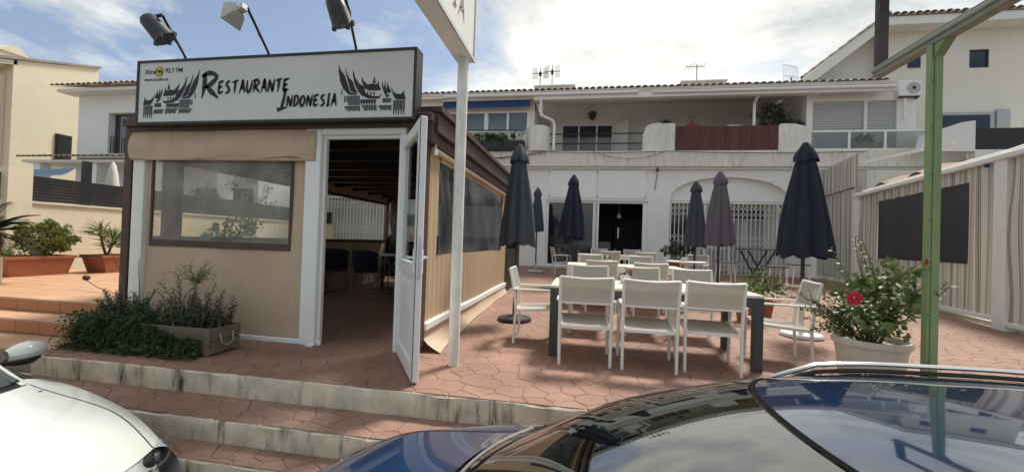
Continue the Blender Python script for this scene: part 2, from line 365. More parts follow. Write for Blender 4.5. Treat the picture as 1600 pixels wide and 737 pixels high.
# ================================================================== SETTING: ground, road, terrace, steps
struct(MB().add([(-300, -300, -0.92), (300, -300, -0.92), (300, 400, -0.92), (-300, 400, -0.92)], [(0, 1, 2, 3)]), 'ground', 'soil')
struct(MB().add([(-120, -9.0, -0.85), (120, -9.0, -0.85), (120, 2.4, -0.85), (-120, 2.4, -0.85)], [(0, 1, 2, 3)]), 'road', 'asphalt')

def rough_slab(name, x0, x1, y0, y1, ztop, zbot, m, ramp=False, seed=0):
    """solid slab whose front edge is chipped and uneven"""
    r = random.Random(seed); mb = MB(); n = int((x1-x0)/0.09)+1; rows = []
    for i in range(n+1):
        x = x0+(x1-x0)*i/n; col = []
        ch = -0.012*r.random() if r.random() < 0.25 else 0
        for k, z in enumerate((zbot, zbot+(ztop-zbot)*.5, ztop-0.012, ztop)):
            dy = r.uniform(-.004, .004) + (0.008-ch if k == 3 else 0)
            col.append((x, y0+dy, z+(r.uniform(-.003, .002)+ch*.4 if k >= 2 else 0)))
        ys = [y0+.06] + ([5.0, y1] if ramp else [y1])
        for y in ys: col.append((x, y, ztop+(gz(y) if ramp else 0)-(0.0 if y > y0+.1 else 0)))
        rows.append(col)
    mb.sheet(rows)
    return struct(mb, name, m, smooth=True)
TERR = rough_slab('terrace', -5.0, 12.0, 2.985, 24.0, -0.006, -0.192, 'riser_paint', True, 1)
STEP = rough_slab('step', -5.9, 12.0, 2.60, 3.02, -0.196, -0.36, 'riser_paint', False, 2)
LAND = rough_slab('step', -5.9, 12.0, 2.37, 2.63, -0.361, -0.86, 'riser_paint', False, 3)
# bed of the joints, a sheet just above the slab
def bed(parent, x0, x1, y0, y1, z, ramp):
    mb = MB(); ys = [y0, 5.0, y1] if ramp else [y0, y1]
    mb.sheet([[(x, y, z+(gz(y) if ramp else 0)) for x in (x0, x1)] for y in ys]); mb.build('joint_bed', 'stone_joint', parent)
bed(TERR, -4.99, 12.0, 3.025, 24.0, -0.0035, True); bed(STEP, -5.89, 12.0, 2.635, 2.982, -0.1935, False); bed(LAND, -5.89, 12.0, 2.40, 2.598, -0.3585, False)

# irregular stamped paving: cells of a jittered lattice, each one its own raised stone
def clip(poly, nx, ny, d):
    out = []; m = len(poly)
    for i in range(m):
        a, b = poly[i], poly[(i+1) % m]; da = nx*a[0]+ny*a[1]-d; db = nx*b[0]+ny*b[1]-d
        if da <= 0: out.append(a)
        if (da < 0 < db) or (db < 0 < da):
            t = da/(da-db); out.append((a[0]+(b[0]-a[0])*t, a[1]+(b[1]-a[1])*t))
    return out
def cells(x0, x1, y0, y1, sx, sy, jit, seed, gap=0.005):
    r = random.Random(seed); P = {}
    ni, nj = int((x1-x0)/sx)+3, int((y1-y0)/sy)+3
    for j in range(-2, nj+1):
        for i in range(-2, ni+1):
            P[i, j] = (x0+(i+.5*(j % 2))*sx+r.uniform(-jit, jit)*sx, y0+j*sy+r.uniform(-jit, jit)*sy)
    res = []
    for (i, j), p in P.items():
        if not (x0-sx < p[0] < x1+sx and y0-sy < p[1] < y1+sy): continue
        poly = [(p[0]-1, p[1]-1), (p[0]+1, p[1]-1), (p[0]+1, p[1]+1), (p[0]-1, p[1]+1)]
        for dj in (-2, -1, 0, 1, 2):
            for di in (-2, -1, 0, 1, 2):
                q = P.get((i+di, j+dj))
                if q is None or (di == 0 and dj == 0): continue
                nx, ny = q[0]-p[0], q[1]-p[1]; l = math.hypot(nx, ny); nx /= l; ny /= l
                poly = clip(poly, nx, ny, nx*(p[0]+q[0])/2+ny*(p[1]+q[1])/2-gap)
                if len(poly) < 3: break
            if len(poly) < 3: break
        for n_ in ((-1, 0, -x0), (1, 0, x1), (0, -1, -y0), (0, 1, y1)):
            if len(poly) >= 3: poly = clip(poly, *n_)
        if len(poly) < 3: continue
        area = abs(sum(poly[k][0]*poly[(k+1) % len(poly)][1]-poly[(k+1) % len(poly)][0]*poly[k][1] for k in range(len(poly))))/2
        if area > 0.0012: res.append(poly)
    return res
def stone(mb, poly, zf, h=0.0, bev=0.007):
    if sum(poly[k][0]*poly[(k+1) % len(poly)][1]-poly[(k+1) % len(poly)][0]*poly[k][1] for k in range(len(poly))) < 0: poly = poly[::-1]
    m = len(poly); cx = sum(p[0] for p in poly)/m; cy = sum(p[1] for p in poly)/m; vs = []
    tx, ty = rnd.uniform(-.006, .006), rnd.uniform(-.006, .006)
    def ins(p, d):
        l = max(1e-6, math.hypot(p[0]-cx, p[1]-cy)); k = max(0.2, 1-d/l); return (cx+(p[0]-cx)*k, cy+(p[1]-cy)*k)
    for d, dz in ((0, -0.008), (0, -0.002), (bev, 0.0015)):
        for p in poly:
            q = ins(p, d); vs.append((q[0], q[1], zf(q[1])+dz+h+(tx*(q[0]-cx)+ty*(q[1]-cy) if dz > 0 else 0)))
    fs = [tuple(range(2*m, 3*m))]
    for a in (0, m):
        for k in range(m): fs.append((a+k, a+(k+1) % m, a+m+(k+1) % m, a+m+k))
    mb.add(vs, fs)
def pave(parent, polys, zf, limit, keep=None):
    def dist(p):
        cx = sum(q[0] for q in p)/len(p); cy = sum(q[1] for q in p)/len(p); return math.hypot(cx*0.8-.3, cy)
    polys.sort(key=lambda p: (0 if (keep is None or keep(p)) else 1, dist(p)))
    rest = MB()
    for k, p in enumerate(polys):
        if k < limit:
            mb = MB(); stone(mb, p, zf); mb.build('paving_stone', 'stone', parent, fix=False)
        else: stone(rest, p, zf)
    if rest.v: rest.build('paving', 'stone', parent, fix=False, kind='stuff')
vis = lambda p: (-4.9 < sum(q[0] for q in p)/len(p) < 4.2)
pave(TERR, cells(-4.98, 9.0, 3.0, 16.2, 0.215, 0.195, 0.33, 11, 0.0028), gz, 295, vis)
pave(STEP, cells(-5.8, 3.5, 2.612, 2.978, 0.215, 0.19, 0.32, 12, 0.0028), lambda y: -0.19, 110)
pave(LAND, cells(-5.8, 3.5, 2.382, 2.592, 0.215, 0.19, 0.32, 13, 0.0028), lambda y: -0.355, 60)

# ------------------------------------------------------------------ tiled terrace of the neighbour, three steps up
NB = MB()
NB.box(-40, 3.05, -0.86, -5.02, 3.56, -0.008); NB.box(-40, 3.53, -0.86, -5.14, 3.95, 0.142); NB.box(-40, 3.91, -0.86, -5.46, 40, 0.292)
NB.box(-5.46, 3.96, -.1, -5.40, 11.0, .285)
TT = struct(NB, 'tiled_terrace', 'grout')
def tile_proto(sx, sy, sz, m, name):
    me = MB().obox((0, 0, 0), (sx, sy, sz), None, 0.004).mesh(name, m); return me
t_top = tile_proto(.327, .327, .014, 'orange_tile', 'tile'); off = wloc(TT)
cnt = 0
for j in range(16):
    for i in range(15):
        x = -5.63-.333*i; y = 4.085+.333*j
        if x < -10.4+0.0: continue
        inst(t_top, 'tile', Vector((x, y, .293))-off, TT)
t_tr = tile_proto(.327, .365, .014, 'orange_tile', 'tile'); t_tr2 = tile_proto(.327, .445, .014, 'orange_tile', 'tile'); t_ri = tile_proto(.327, .012, .132, 'orange_riser', 'riser_tile')
for i in range(13):
    inst(t_tr, 'tile', Vector((-5.31-.333*i, 3.722, .143))-off, TT)
    inst(t_tr2, 'tile', Vector((-5.19-.333*i, 3.285, -.007))-off, TT)
    inst(t_ri, 'riser_tile', Vector((-5.635-.333*i, 3.905, .222))-off, TT)
    inst(t_ri, 'riser_tile', Vector((-5.31-.333*i, 3.525, .072))-off, TT)

# ================================================================== RESTAURANT PAVILION
KX0, KX1, KY0, KY1 = -5.33, -1.62, 4.00, 10.6
K = thing('restaurant_pavilion', 'tan canvas and brown timber restaurant pavilion with open white door', 'pavilion', (-3.5, 4.0, 0))
def kp(name, m, mb, parent=None, **k): return mb.build(name, m, parent or K, **k)
# corner posts and timber
for x, y in ((KX0-.03, KY0), (KX1-.05, KY0), (KX0-.03, KY1-.1), (KX1-.05, KY1-.1), (KX1-.05, 8.62), (KX0-.03, 7.2)):
    kp('post', 'brown_frame', MB().box(x-.05, y-.02, gz(y), x+.06, y+.10, 2.42, .006))
kp('corner_trim', 'white_paint', MB().box(-5.255, 3.965, .0, -5.095, 4.04, 2.05, .006))
# canvas front, with the window opening cut out of it
def front_canvas():
    mb = MB()
    def yy(x, z): return 4.015+.006*math.sin(x*5.1+z*2.3)+.004*math.sin(x*11-z*5)
    def patch(x0, x1, z0, z1, nx, nz):
        mb.sheet([[(x0+(x1-x0)*i/nx, yy(x0+(x1-x0)*i/nx, z0+(z1-z0)*j/nz), z0+(z1-z0)*j/nz) for i in range(nx+1)] for j in range(nz+1)])
    patch(-5.10, -2.98, .05, 1.0, 24, 10); patch(-5.10, -5.03, 1.0, 2.25, 2, 8); patch(-3.16, -2.98, 1.0, 2.25, 3, 8); return mb
kp('canvas_panel', 'tan_canvas', front_canvas(), smooth='all')
w = kp('window', 'brown_frame', MB().box(-5.03, 4.0, 1.0, -3.16, 4.02, 1.075).box(-5.03, 4.0, 1.075, -5.0, 4.02, 2.1).box(-3.19, 4.0, 1.075, -3.16, 4.02, 2.1))
kp('pane', 'clear_film', MB().sheet([[(-5.0+1.81*i/14, 4.012+.006*math.sin(i*1.1+j*.7), 1.075+1.1*j/6) for i in range(15)] for j in range(7)]), w, smooth='all')
kp('inner_post', 'brown_frame', MB().box(-5.0, 4.10, 0, -4.80, 4.2, 2.36, .006))
kp('bottom_rail', 'white_upvc', MB().box(-5.10, 3.975, .0, -2.74, 4.0, .055, .006))
# rolled-up valance across the window top
def valance():
    mb = MB(); g = []
    for j in range(9):
        row = []
        for i in range(41):
            x = -5.26+2.40*i/40; t = j/8; sag = .03*math.sin(math.pi*i/40)
            z = 2.345-.33*t-(.012*math.sin(i*.5) if j == 8 else 0)
            y = 3.955-.035*math.sin(t*2.6)-.018*t*math.sin(i*.42+.6)-.012*t*math.sin(i*.9)-.01*math.sin(3*t+i*.3)
            row.append((x, y, z+sag*.1))
        g.append(row)
    mb.sheet(g); return mb
kp('valance', 'tan_canvas', valance(), smooth='all')
kp('valance_pole', 'tan_canvas', MB().tube([(-5.26, 3.955, 2.02), (-2.86, 3.955, 2.005)], .022, 8))
# white door frame
f = kp('door_frame', 'white_upvc', MB().box(-2.985, 3.955, 0.0, -2.80, 4.06, 2.375, .008).box(-2.80, 3.955, 2.27, -1.83, 4.06, 2.375, .008).box(-1.90, 3.957, 0.0, -1.80, 4.06, 2.27, .008))
kp('stop', 'white_paint', MB().box(-2.80, 4.0, 0.0, -2.765, 4.05, 2.27, .004).box(-2.765, 4.0, 2.235, -1.9, 4.05, 2.27, .004), f)
kp('bracket', 'white_paint', MB().box(-2.86, 3.90, 0.004, -2.78, 3.954, .018).box(-2.83, 3.945, .018, -2.79, 3.954, .09), f)
# door leaf, swung outwards
D = bpy.data.objects.new('door', None)
dm = MB(); Wd, Hd = 1.0, 2.19; th = .03
dm.box(0, -th, .02, .10, th, Hd, .008).box(Wd-.10, -th, .02, Wd, th, Hd, .008).box(.10, -th+.001, Hd-.10, Wd-.10, th-.001, Hd, .006).box(.10, -th+.001, .02, Wd-.10, th-.001, .16, .006).box(.10, -th+.001, .86, Wd-.10, th-.001, .98, .006)
me = dm.mesh('door', 'white_upvc'); D = bpy.data.objects.new('door', me); COL.objects.link(D); D.parent = K
dang = math.atan2(3.09-3.97, -1.27+1.84)
D.location = Vector((-1.84, 3.97, 0.0))-K.location; D.rotation_euler = (0, 0, dang)
def dpart(n, m, mb, **k):
    o = bpy.data.objects.new(n, mb.mesh(n, m, smooth=k.get('smooth', False))); COL.objects.link(o); o.parent = D; return o
dpart('pane', 'window_glass', MB().box(.10, -.004, .98, .90, .004, 2.09)); dpart('lower_panel', 'white_paint', MB().box(.10, -.012, .16, .90, .012, .86).box(.16, -.02, .22, .84, .02, .80, .008))
for s in (-1, 1): dpart('handle', 'white_upvc', MB().obox((.945, s*.036, 1.0), (.035, .012, .20), None, .005).tube([(.945, s*.04, 1.03), (.945, s*.075, 1.03), (.84, s*.075, 1.03)], .010, 8), smooth=True)
dpart('lock_plate', 'aluminium', MB().box(.998, -.012, .85, 1.003, .012, 1.2))
dpart('edge_seal', 'black_frame', MB().box(.9995, -.03, .03, 1.002, -.024, 2.18))
# beams under the sign, fascia boards and roof
kp('front_beam', 'brown_wood', MB().box(-5.30, 3.86, 2.375, -1.52, 3.98, 2.46, .006).box(-5.28, 3.90, 2.33, -1.56, 3.953, 2.374, .004))
kp('beam_flashing', 'aluminium', MB().box(-4.35, 3.85, 2.405, -1.9, 3.858, 2.418))
kp('corner_block', 'brown_wood', MB().box(-1.66, 3.92, 2.18, -1.535, 4.10, 2.384, .006))
kp('fascia', 'brown_wood', MB().box(-1.56, 4.0, 2.30, -1.50, KY1+.2, 2.50, .008))
kp('fascia', 'brown_wood', MB().box(-1.60, 4.1, 2.17, -1.545, KY1+.1, 2.297, .008))
kp('fascia', 'brown_wood', MB().box(-5.425, 4.1, 2.30, -5.395, KY1+.2, 2.44, .008))
kp('awning_roll', 'tan_canvas', MB().tube([(-1.585, 4.12, 2.14), (-1.585, 8.7, 2.14)], .032, 10), smooth=True)
kp('roof', 'brown_wood', MB().box(-5.42, 3.99, 2.505, -1.46, KY1+.25, 2.56))
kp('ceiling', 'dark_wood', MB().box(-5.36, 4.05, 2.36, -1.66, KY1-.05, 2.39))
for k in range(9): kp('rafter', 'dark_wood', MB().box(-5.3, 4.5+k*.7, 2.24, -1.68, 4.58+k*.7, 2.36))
# right-hand side: ribbed canvas wall with a smoky plastic window
def side_canvas():
    mb = MB(); xf = lambda y, z: -1.625+.006*math.sin(y*42)+.010*math.sin(y*2.2+z)
    def patch(y0, y1, z0, z1, st=.036):
        n = int((y1-y0)/st)+1; mb.sheet([[(xf(y0+(y1-y0)*i/n, z), y0+(y1-y0)*i/n, z) for i in range(n+1)] for z in (z0, (z0+z1)/2, z1)])
    patch(4.12, 8.6, .30, 1.01); patch(4.12, 4.46, 1.01, 2.17); patch(8.14, 8.6, 1.01, 2.17); return mb
kp('side_canvas', 'tan_ribbed', side_canvas(), smooth='all')
sw = kp('side_window', 'tan_canvas', MB().box(-1.632, 4.46, 2.07, -1.618, 8.14, 2.17))
def sidefilm():
    g = []
    for j in range(9):
        row = []
        for i in range(61):
            y = 4.46+3.68*i/60; z = 1.01+1.06*j/8; c = math.exp(-((y-4.75)/.35)**2)
            row.append((-1.628+.012*math.sin(y*3+z*2)+.02*c*math.sin(y*26+z*9)*(z-1.0), y, z))
        g.append(row)
    return MB().sheet(g)
kp('pane', 'smoky_film', sidefilm(), sw, smooth='all')
kp('bottom_bar', 'white_upvc', MB().box(-1.66, 4.08, .215, -1.585, 8.66, .30, .012))
def skirt():
    g = []
    for i in range(47):
        y = 4.13+4.5*i/46; row = []
        for j in range(7):
            t = j/6; flare = .16*t**2*math.exp(-(y-4.1)/.9)+.05*t**2; zb = gz(y)+.012
            x = -1.60+flare-.05*math.sin(t*math.pi)*math.exp(-(y-4.1)/1.2)+.012*t*math.sin(y*4); row.append((x, y-.10*t*math.exp(-(y-4.1)/.5), .225*(1-t)+zb*t))
        g.append(row)
    return MB().sheet(g)
kp('skirt', 'tan_canvas', skirt(), smooth='all')
kp('hook_lamp', 'white_paint', MB().tube([(-1.53, 4.03, 2.17), (-1.53, 4.03, 2.12)], .006, 6).lathe([(.0, 2.05), (.022, 2.06), (.024, 2.085), (.012, 2.115), (.004, 2.12)], (-1.53, 4.03, 0), 10), smooth=True)
# left-hand wall: low canvas, clear film windows between posts
kp('side_canvas', 'tan_canvas', MB().box(KX0-.01, 4.06, .0, KX0+.01, KY1-.1, 1.05).box(KX0-.012, 4.06, 2.12, KX0+.012, KY1-.1, 2.37))
for a, b in ((4.1, 7.12), (7.32, KY1-.12)):
    lw = kp('window', 'brown_frame', MB().box(KX0-.02, a, 1.05, KX0+.02, b, 1.11).box(KX0-.02, a, 2.06, KX0+.02, b, 2.12))
    kp('pane', 'thin_film', MB().box(KX0-.002, a, 1.11, KX0+.002, b, 2.06), lw)
# back wall: boarded below, windows above
kp('back_wall', 'brown_wood', MB().box(KX0, KY1-.04, .1, KX1, KY1, 1.22).box(KX0, KY1-.04, 2.15, KX1, KY1, 2.38).box(-3.62, KY1-.045, 1.22, -3.42, KY1+.005, 2.15))
for k in range(26): kp('board', 'brown_frame', MB().box(KX0+.05+k*.14, KY1-.055, .12, KX0+.17+k*.14, KY1-.041, 1.2, .004))
for a, b in ((KX0+.06, -3.62), (-3.42, KX1-.06)):
    rw = kp('window', 'brown_frame', MB().box(a, KY1-.05, 1.22, b, KY1+.01, 1.27).box(a, KY1-.05, 2.1, b, KY1+.01, 2.15))
    kp('pane', 'window_glass', MB().box(a, KY1-.022, 1.27, b, KY1-.018, 2.1), rw)
def curtain(y0, x0, x1, pinch):
    g = []
    for j in range(13):
        t = j/12; z = 2.2-1.35*t; row = []
        wd = (x1-x0)*(1-.55*math.exp(-((t-.75)/.22)**2)); c = x0+(x1-x0)*.5-.10*t
        for i in range(25):
            s = i/24-.5; row.append((c+s*wd, y0+.03*math.sin(i*1.9), z))
        g.append(row)
    return MB().sheet(g)
kp('curtain', 'curtain_grey', curtain(10.45, -5.20, -4.75, 0), smooth='all'); kp('curtain', 'curtain_grey', curtain(10.45, -3.75, -3.35, 0), smooth='all')
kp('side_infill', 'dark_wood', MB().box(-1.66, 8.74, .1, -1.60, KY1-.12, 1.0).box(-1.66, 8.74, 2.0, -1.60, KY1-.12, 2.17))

# furniture inside the pavilion
def rattan_chair():
    t = thing('rattan_chair', 'x', 'chair', (0, 0, 0))
    def p(n, m, mb, **k): return mb.build(n, m, t, **k)
    p('seat', 'cloth_blue', MB().lathe([(.0, .42), (.22, .42), (.235, .44), (.22, .46), (.0, .465)], (0, 0, 0), 16), smooth=True)
    g = []
    for j in range(7):
        z = .47+.40*j/6; row = []
        for i in range(15):
            a = -math.pi/2+math.pi*.62*(i/14-.5)*2*.9; r = .235+.03*j/6; row.append((r*math.cos(a), r*math.sin(a)-.02*j/6, z-(.10*(abs(i/14-.5)*2)**3 if j == 6 else 0)))
        g.append(row)
    p('backrest', 'cloth_blue', MB().sheet(g), smooth='all')
    for sx in (-1, 1):
        for sy in (-1, 1):
            p('leg', 'rattan', MB().tube([(sx*.17, sy*.17, .43), (sx*.20, sy*.21, 0)], .016, 7), smooth=True)
            p('brace', 'rattan', MB().tube([(sx*.185, sy*.19, .18), (sx*.10, sy*.195, .32), (0, sy*.18, .41)], .009, 6), smooth=True)
        p('arm', 'rattan', MB().tube([(sx*.24, -.06, .72), (sx*.30, .06, .70), (sx*.29, .18, .62), (sx*.24, .17, .50), (sx*.22, .10, .46), (sx*.25, .05, .56), (sx*.28, .10, .62)], .014, 6), smooth=True)
    return t
def cafe_table(x, y, label):
    z = gz(y); t = thing('cafe_table', label, 'table', (x, y, z), 'tables inside the pavilion')
    MB().box(x-.42, y-.38, z+.72, x+.42, y+.38, z+.75, .01).build('table_top', 'table_top', t)
    MB().tube([(x, y, z+.03), (x, y, z+.72)], .035, 10).build('leg', 'iron', t, smooth=True); MB().lathe([(.27, 0), (.27, .015), (.05, .035)], (x, y, z), 18).build('base', 'iron', t, smooth=True)
rc = rattan_chair(); first = True
for x, y, a, lb in ((-4.25, 7.55, 0, 'blue and rattan chair nearest the doorway, back to the street'), (-3.35, 7.6, -15, 'rattan chair half hidden by the open door leaf'),
                    (-4.95, 7.6, 20, 'rattan chair by the left doorway edge'), (-4.2, 9.0, 180, 'blue rattan chair behind the pale table, facing the street'),
                    (-3.4, 9.0, 180, 'rattan chair behind the table beneath the rear window'), (-2.5, 7.2, 0, 'dark rattan chair standing right behind the side canvas window'), (-2.4, 5.9, 100, 'rattan chair by the smoky side window'), (-4.6, 5.7, 180, 'rattan chair behind the big clear front window')):
    o = rc if first else copy_tree(rc); first = False
    o.location = (x, y, gz(y)); o.rotation_euler = (0, 0, R(a)); o['label'] = lb; o['group'] = 'rattan chairs inside the pavilion'
cafe_table(-4.25, 8.25, 'pale topped table seen through the pavilion doorway'); cafe_table(-3.2, 8.3, 'pale topped table partly behind the open door, inside the pavilion'); cafe_table(-2.6, 6.6, 'pale topped table inside, next to the smoky side window'); cafe_table(-4.6, 5.1, 'table right behind the clear front window')

# ================================================================== SIGN BOARD with lettering
SX0, SX1, SZ0, SZ1, SY = -5.00, -1.70, 2.395, 3.065, 3.80
S = thing('sign_board', 'long white restaurant sign with black brush lettering on the pavilion roof', 'sign', (-3.35, 3.86, SZ0))
MB().box(SX0, SY, SZ0, SX1, SY+.14, SZ1).build('panel', 'sign_face', S)
MB().box(SX0-.03, SY-.012, SZ1, SX1+.03, SY+.15, SZ1+.028, .004).box(SX0-.03, SY-.012, SZ0-.028, SX1+.03, SY+.15, SZ0, .004).box(SX0-.03, SY-.012, SZ0, SX0, SY+.15, SZ1, .004).box(SX1, SY-.012, SZ0, SX1+.03, SY+.15, SZ1, .004).build('frame', 'black_frame', S)
for x in (-4.7, -3.3, -2.0): MB().box(x-.03, SY+.152, 2.45, x+.03, SY+.20, 3.0).build('bracket', 'iron', S)
STROKES = {   # brush strokes in a unit box, width multipliers at the ends
 'R': [[(.16, 1, .9), (.14, .5, 1), (.02, 0, .25)], [(-.04, .86, .5), (.35, 1.0, 1), (.78, .93, .9), (.80, .75, .9), (.45, .52, .9), (.14, .44, .6)], [(.28, .47, .7), (.62, .22, 1.1), (.98, .0, .35)]],
 'E': [[(.25, .98, .8), (.17, .5, 1), (.08, .06, .8)], [(.10, .92, .4), (.55, .96, 1), (.98, 1.02, .3)], [(.14, .50, .7), (.45, .53, 1), (.75, .58, .3)], [(.06, .05, .8), (.45, .08, 1), (.90, .2, .3)]],
 'S': [[(.90, .98, .35), (.45, .92, 1), (.22, .70, .9), (.55, .48, 1), (.68, .26, 1), (.40, .06, .9), (.04, .04, .3)]],
 'T': [[(.0, .88, .35), (.5, .94, 1), (1.05, 1.04, .4)], [(.56, .92, .9), (.48, .45, 1), (.36, -.04, .25)]],
 'A': [[(.60, 1.08, .7), (.38, .55, 1), (.0, -.08, .25)], [(.60, 1.08, .7), (.72, .5, 1), (.90, .02, .5)], [(.22, .36, .4), (.5, .40, .9), (.80, .42, .4)]],
 'U': [[(.15, 1, .5), (.10, .4, 1), (.25, .06, 1), (.55, .10, .9), (.80, .5, .9), (.92, 1.02, .35)]],
 'N': [[(.20, .98, .6), (.12, .5, 1), (.0, -.06, .25)], [(.20, .98, .7), (.48, .5, 1), (.70, .02, .8)], [(.70, .02, .7), (.86, .6, .9), (.98, 1.08, .25)]],
 'I': [[(.62, 1.02, .7), (.52, .5, 1), (.38, .04, .9)], [(.30, .94, .3), (.62, 1.0, .9), (1.0, 1.06, .3)], [(.02, -.02, .8), (.40, .04, .9), (.80, .12, .3)]],
 'J': [[(.78, 1.02, .8), (.62, .5, 1), (.45, .12, .9)], [(.02, .0, 1.3), (.3, .04, 1), (.95, .12, .3)]],
 'D': [[(.28, .98, .7), (.18, .5, 1), (.06, .0, .4)], [(.05, .9, .4), (.6, .95, 1), (.88, .66, 1), (.66, .26, 1), (.08, .0, .5)]],
 'O': [[(.62, .98, .6), (.25, .78, 1), (.08, .38, 1), (.26, .04, .9), (.62, .18, 1), (.84, .62, 1), (.62, .98, .6)]],
}
def brush(mb, ch, x, z, w, h, sw, y, map_=None):
    for st in STROKES[ch]:
        pts = []                                # smooth the polyline
        for i in range(len(st)-1):
            p0 = st[max(i-1, 0)]; p1 = st[i]; p2 = st[i+1]; p3 = st[min(i+2, len(st)-1)]
            for k in range(5):
                t = k/5; pts.append(tuple(.5*((2*b)+(c-a)*t+(2*a-5*b+4*c-d)*t*t+(-a+3*b-3*c+d)*t**3) for a, b, c, d in zip(p0, p1, p2, p3)))
        pts.append(st[-1]); L_, R_ = [], []
        for i, (px, pz, pw) in enumerate(pts):
            q0 = pts[max(i-1, 0)]; q1 = pts[min(i+1, len(pts)-1)]; dx, dz = (q1[0]-q0[0])*w, (q1[1]-q0[1])*h; l = math.hypot(dx, dz) or 1
            ww = sw*pw*.5*(1+rnd.uniform(-.16, .16)); cx, cz = x+px*w, z+pz*h
            L_.append((cx-dz/l*ww, cz+dx/l*ww)); R_.append((cx+dz/l*ww, cz-dx/l*ww))
        M_ = map_ or (lambda a, b: (a, y, b))
        n = len(L_); mb.add([M_(*p) for p in L_]+[M_(*p) for p in R_], [(i, i+1, n+i+1, n+i) for i in range(n-1)])
def word(s, x0, x1, z, h, sw, y, map_=None, parent=None, m='ink'):
    n = len(s); wid = {'I': .62}; tot = sum(wid.get(c, 1) for c in s); u = (x1-x0)/tot; x = x0
    for c in s:
        wc = wid.get(c, 1)*u; mb = MB(); brush(mb, c, x+wc*.06, z, wc*.86, h, sw, y, map_); mb.build('letter', m, parent or S, fix=False); x += wc
ly = SY-.003
mb = MB(); brush(mb, 'R', -4.165, 2.645, .215, .275, .052, ly); mb.build('letter', 'ink', S, fix=False)
word('ESTAURANTE', -3.965, -3.08, 2.69, .135, .031, ly)
mb = MB(); brush(mb, 'J', -3.225, 2.495, .125, .225, .038, ly); mb.build('letter', 'ink', S, fix=False)
word('NDONESIA', -3.115, -2.525, 2.525, .12, .028, ly)
def text_mesh(body, x, z, size, m, parent, y=ly, align='LEFT', name='lettering', bold=0.0):
    cu = bpy.data.curves.new('txt', 'FONT'); cu.body = body; cu.size = size; cu.align_x = align; cu.offset = bold; cu.resolution_u = 3
    to = bpy.data.objects.new('txt', cu); COL.objects.link(to); dg = bpy.context.evaluated_depsgraph_get()
    me = bpy.data.meshes.new_from_object(to.evaluated_get(dg)); bpy.data.objects.remove(to); me.materials.clear(); me.materials.append(MATS[m]); me.name = name
    o = bpy.data.objects.new(name, me); COL.objects.link(o); o.parent = parent; o.location = Vector((x, y, z))-wloc(parent); o.rotation_euler = (math.pi/2, 0, 0); return o
text_mesh('Xtra', -4.93, 2.938, .075, 'ink', S, bold=.0012); text_mesh('92.7 FM', -4.655, 2.945, .072, 'ink', S, bold=.001); text_mesh('www.xtrafm.es', -4.93, 2.858, .052, 'ink', S, bold=.0008)
lg = MB().add([(-4.735+.056*math.cos(a*math.pi/16), ly, 2.962+.056*math.sin(a*math.pi/16)) for a in range(32)], [tuple(range(32))]).build('emblem', 'ink', S)
MB().add([(-4.735+.048*math.cos(a*math.pi/16), ly-.001, 2.962+.048*math.sin(a*math.pi/16)) for a in range(32)], [tuple(range(32))]).build('emblem_disc', 'yellow', lg)
text_mesh('FM', -4.735, 2.938, .066, 'ink', lg, y=ly-.002, align='CENTER', bold=.0014)
# printed row of horned-roof houses, drawn in a 1 x .62 box (tall horns on the right); mirrored for the other end
ROOFS = [[(712,165),(705,260),(690,340),(655,420),(600,478),(515,482),(530,465),(585,455),(620,350),(650,280),(690,225)],
 [(640,195),(636,260),(612,340),(580,445),(528,462),(505,478),(545,400),(562,350),(600,310),(625,265)],
 [(565,225),(562,290),(545,370),(510,440),(470,490),(400,522),(300,525),(268,478),(300,502),(380,495),(430,470),(450,400),(500,370),(540,310)],
 [(312,345),(300,400),(280,445),(400,445),(440,420),(470,360),(478,300),(455,345),(410,385),(370,375),(340,385),(320,380)],
 [(350,303),(336,372),(366,372)], [(218,350),(215,390),(190,445),(185,470),(205,475),(225,450),(222,400)], [(238,345),(240,400),(215,470),(230,480),(255,420),(245,380)],
 [(270,350),(275,400),(250,470),(225,515),(190,500),(215,490),(245,450),(262,400)], [(58,445),(55,490),(40,540),(130,540),(160,500),(180,440),(178,415),(165,460),(130,485),(90,488),(70,475)]]
def horned_houses(fx, z0, sc):
    dark, grey = MB(), MB()
    Q = lambda mb, pts, y=ly: mb.add([(fx((p[0]-40)/675), y, z0+(690-p[1])/675*sc) for p in pts], [tuple(range(len(pts)))])
    rect = lambda mb, x0, y0, x1, y1: Q(mb, [(x0, y0), (x1, y0), (x1, y1), (x0, y1)])
    for k, p_ in enumerate(ROOFS): Q(dark, p_, ly-.0002*k)
    for x in (340, 372, 404): rect(dark, x, 458, x+14, 490)
    for k in range(6): rect(dark, 328+k*26, 530, 350+k*26, 566); rect(dark, 330+k*26, 566, 340+k*26, 592)
    for x in (490, 530, 570): rect(dark, x-3, 490, x+37, 494); rect(grey, x, 495, x+34, 584); rect(dark, x-4, 495, x-1, 584)
    for x in (608, 630): rect(dark, x, 490, x+12, 550)
    for k in range(7): rect(dark, 660, 420+k*9, 678, 424+k*9)
    for k in range(6): rect(dark, 183+k*14, 522, 193+k*14, 566)
    for a_, b_ in ((175, 300), (318, 460), (480, 635)):
        rect(dark, a_, 592, b_, 600); rect(grey, a_, 602, b_, 613)
        for k in range(int((b_-a_)/16)): rect(dark, a_+k*16, 614, a_+11+k*16, 644-(k % 3)*5)
    for k in range(7): rect(grey, 50, 547+k*12, 160, 556+k*12)
    for x in (52, 88, 120, 150): rect(dark, x-4, 548, x+2, 632)
    for k in range(5): Q(dark, [(48+k*24, 636), (62+k*24, 636), (58+k*24, 688), (52+k*24, 688)])
    rect(dark, 45, 632, 160, 637)
    dark.build('print', 'ink', S, fix=False); grey.build('print', 'ink_grey', S, fix=False)
horned_houses(lambda u: -4.935+u*.735, 2.437, .68)
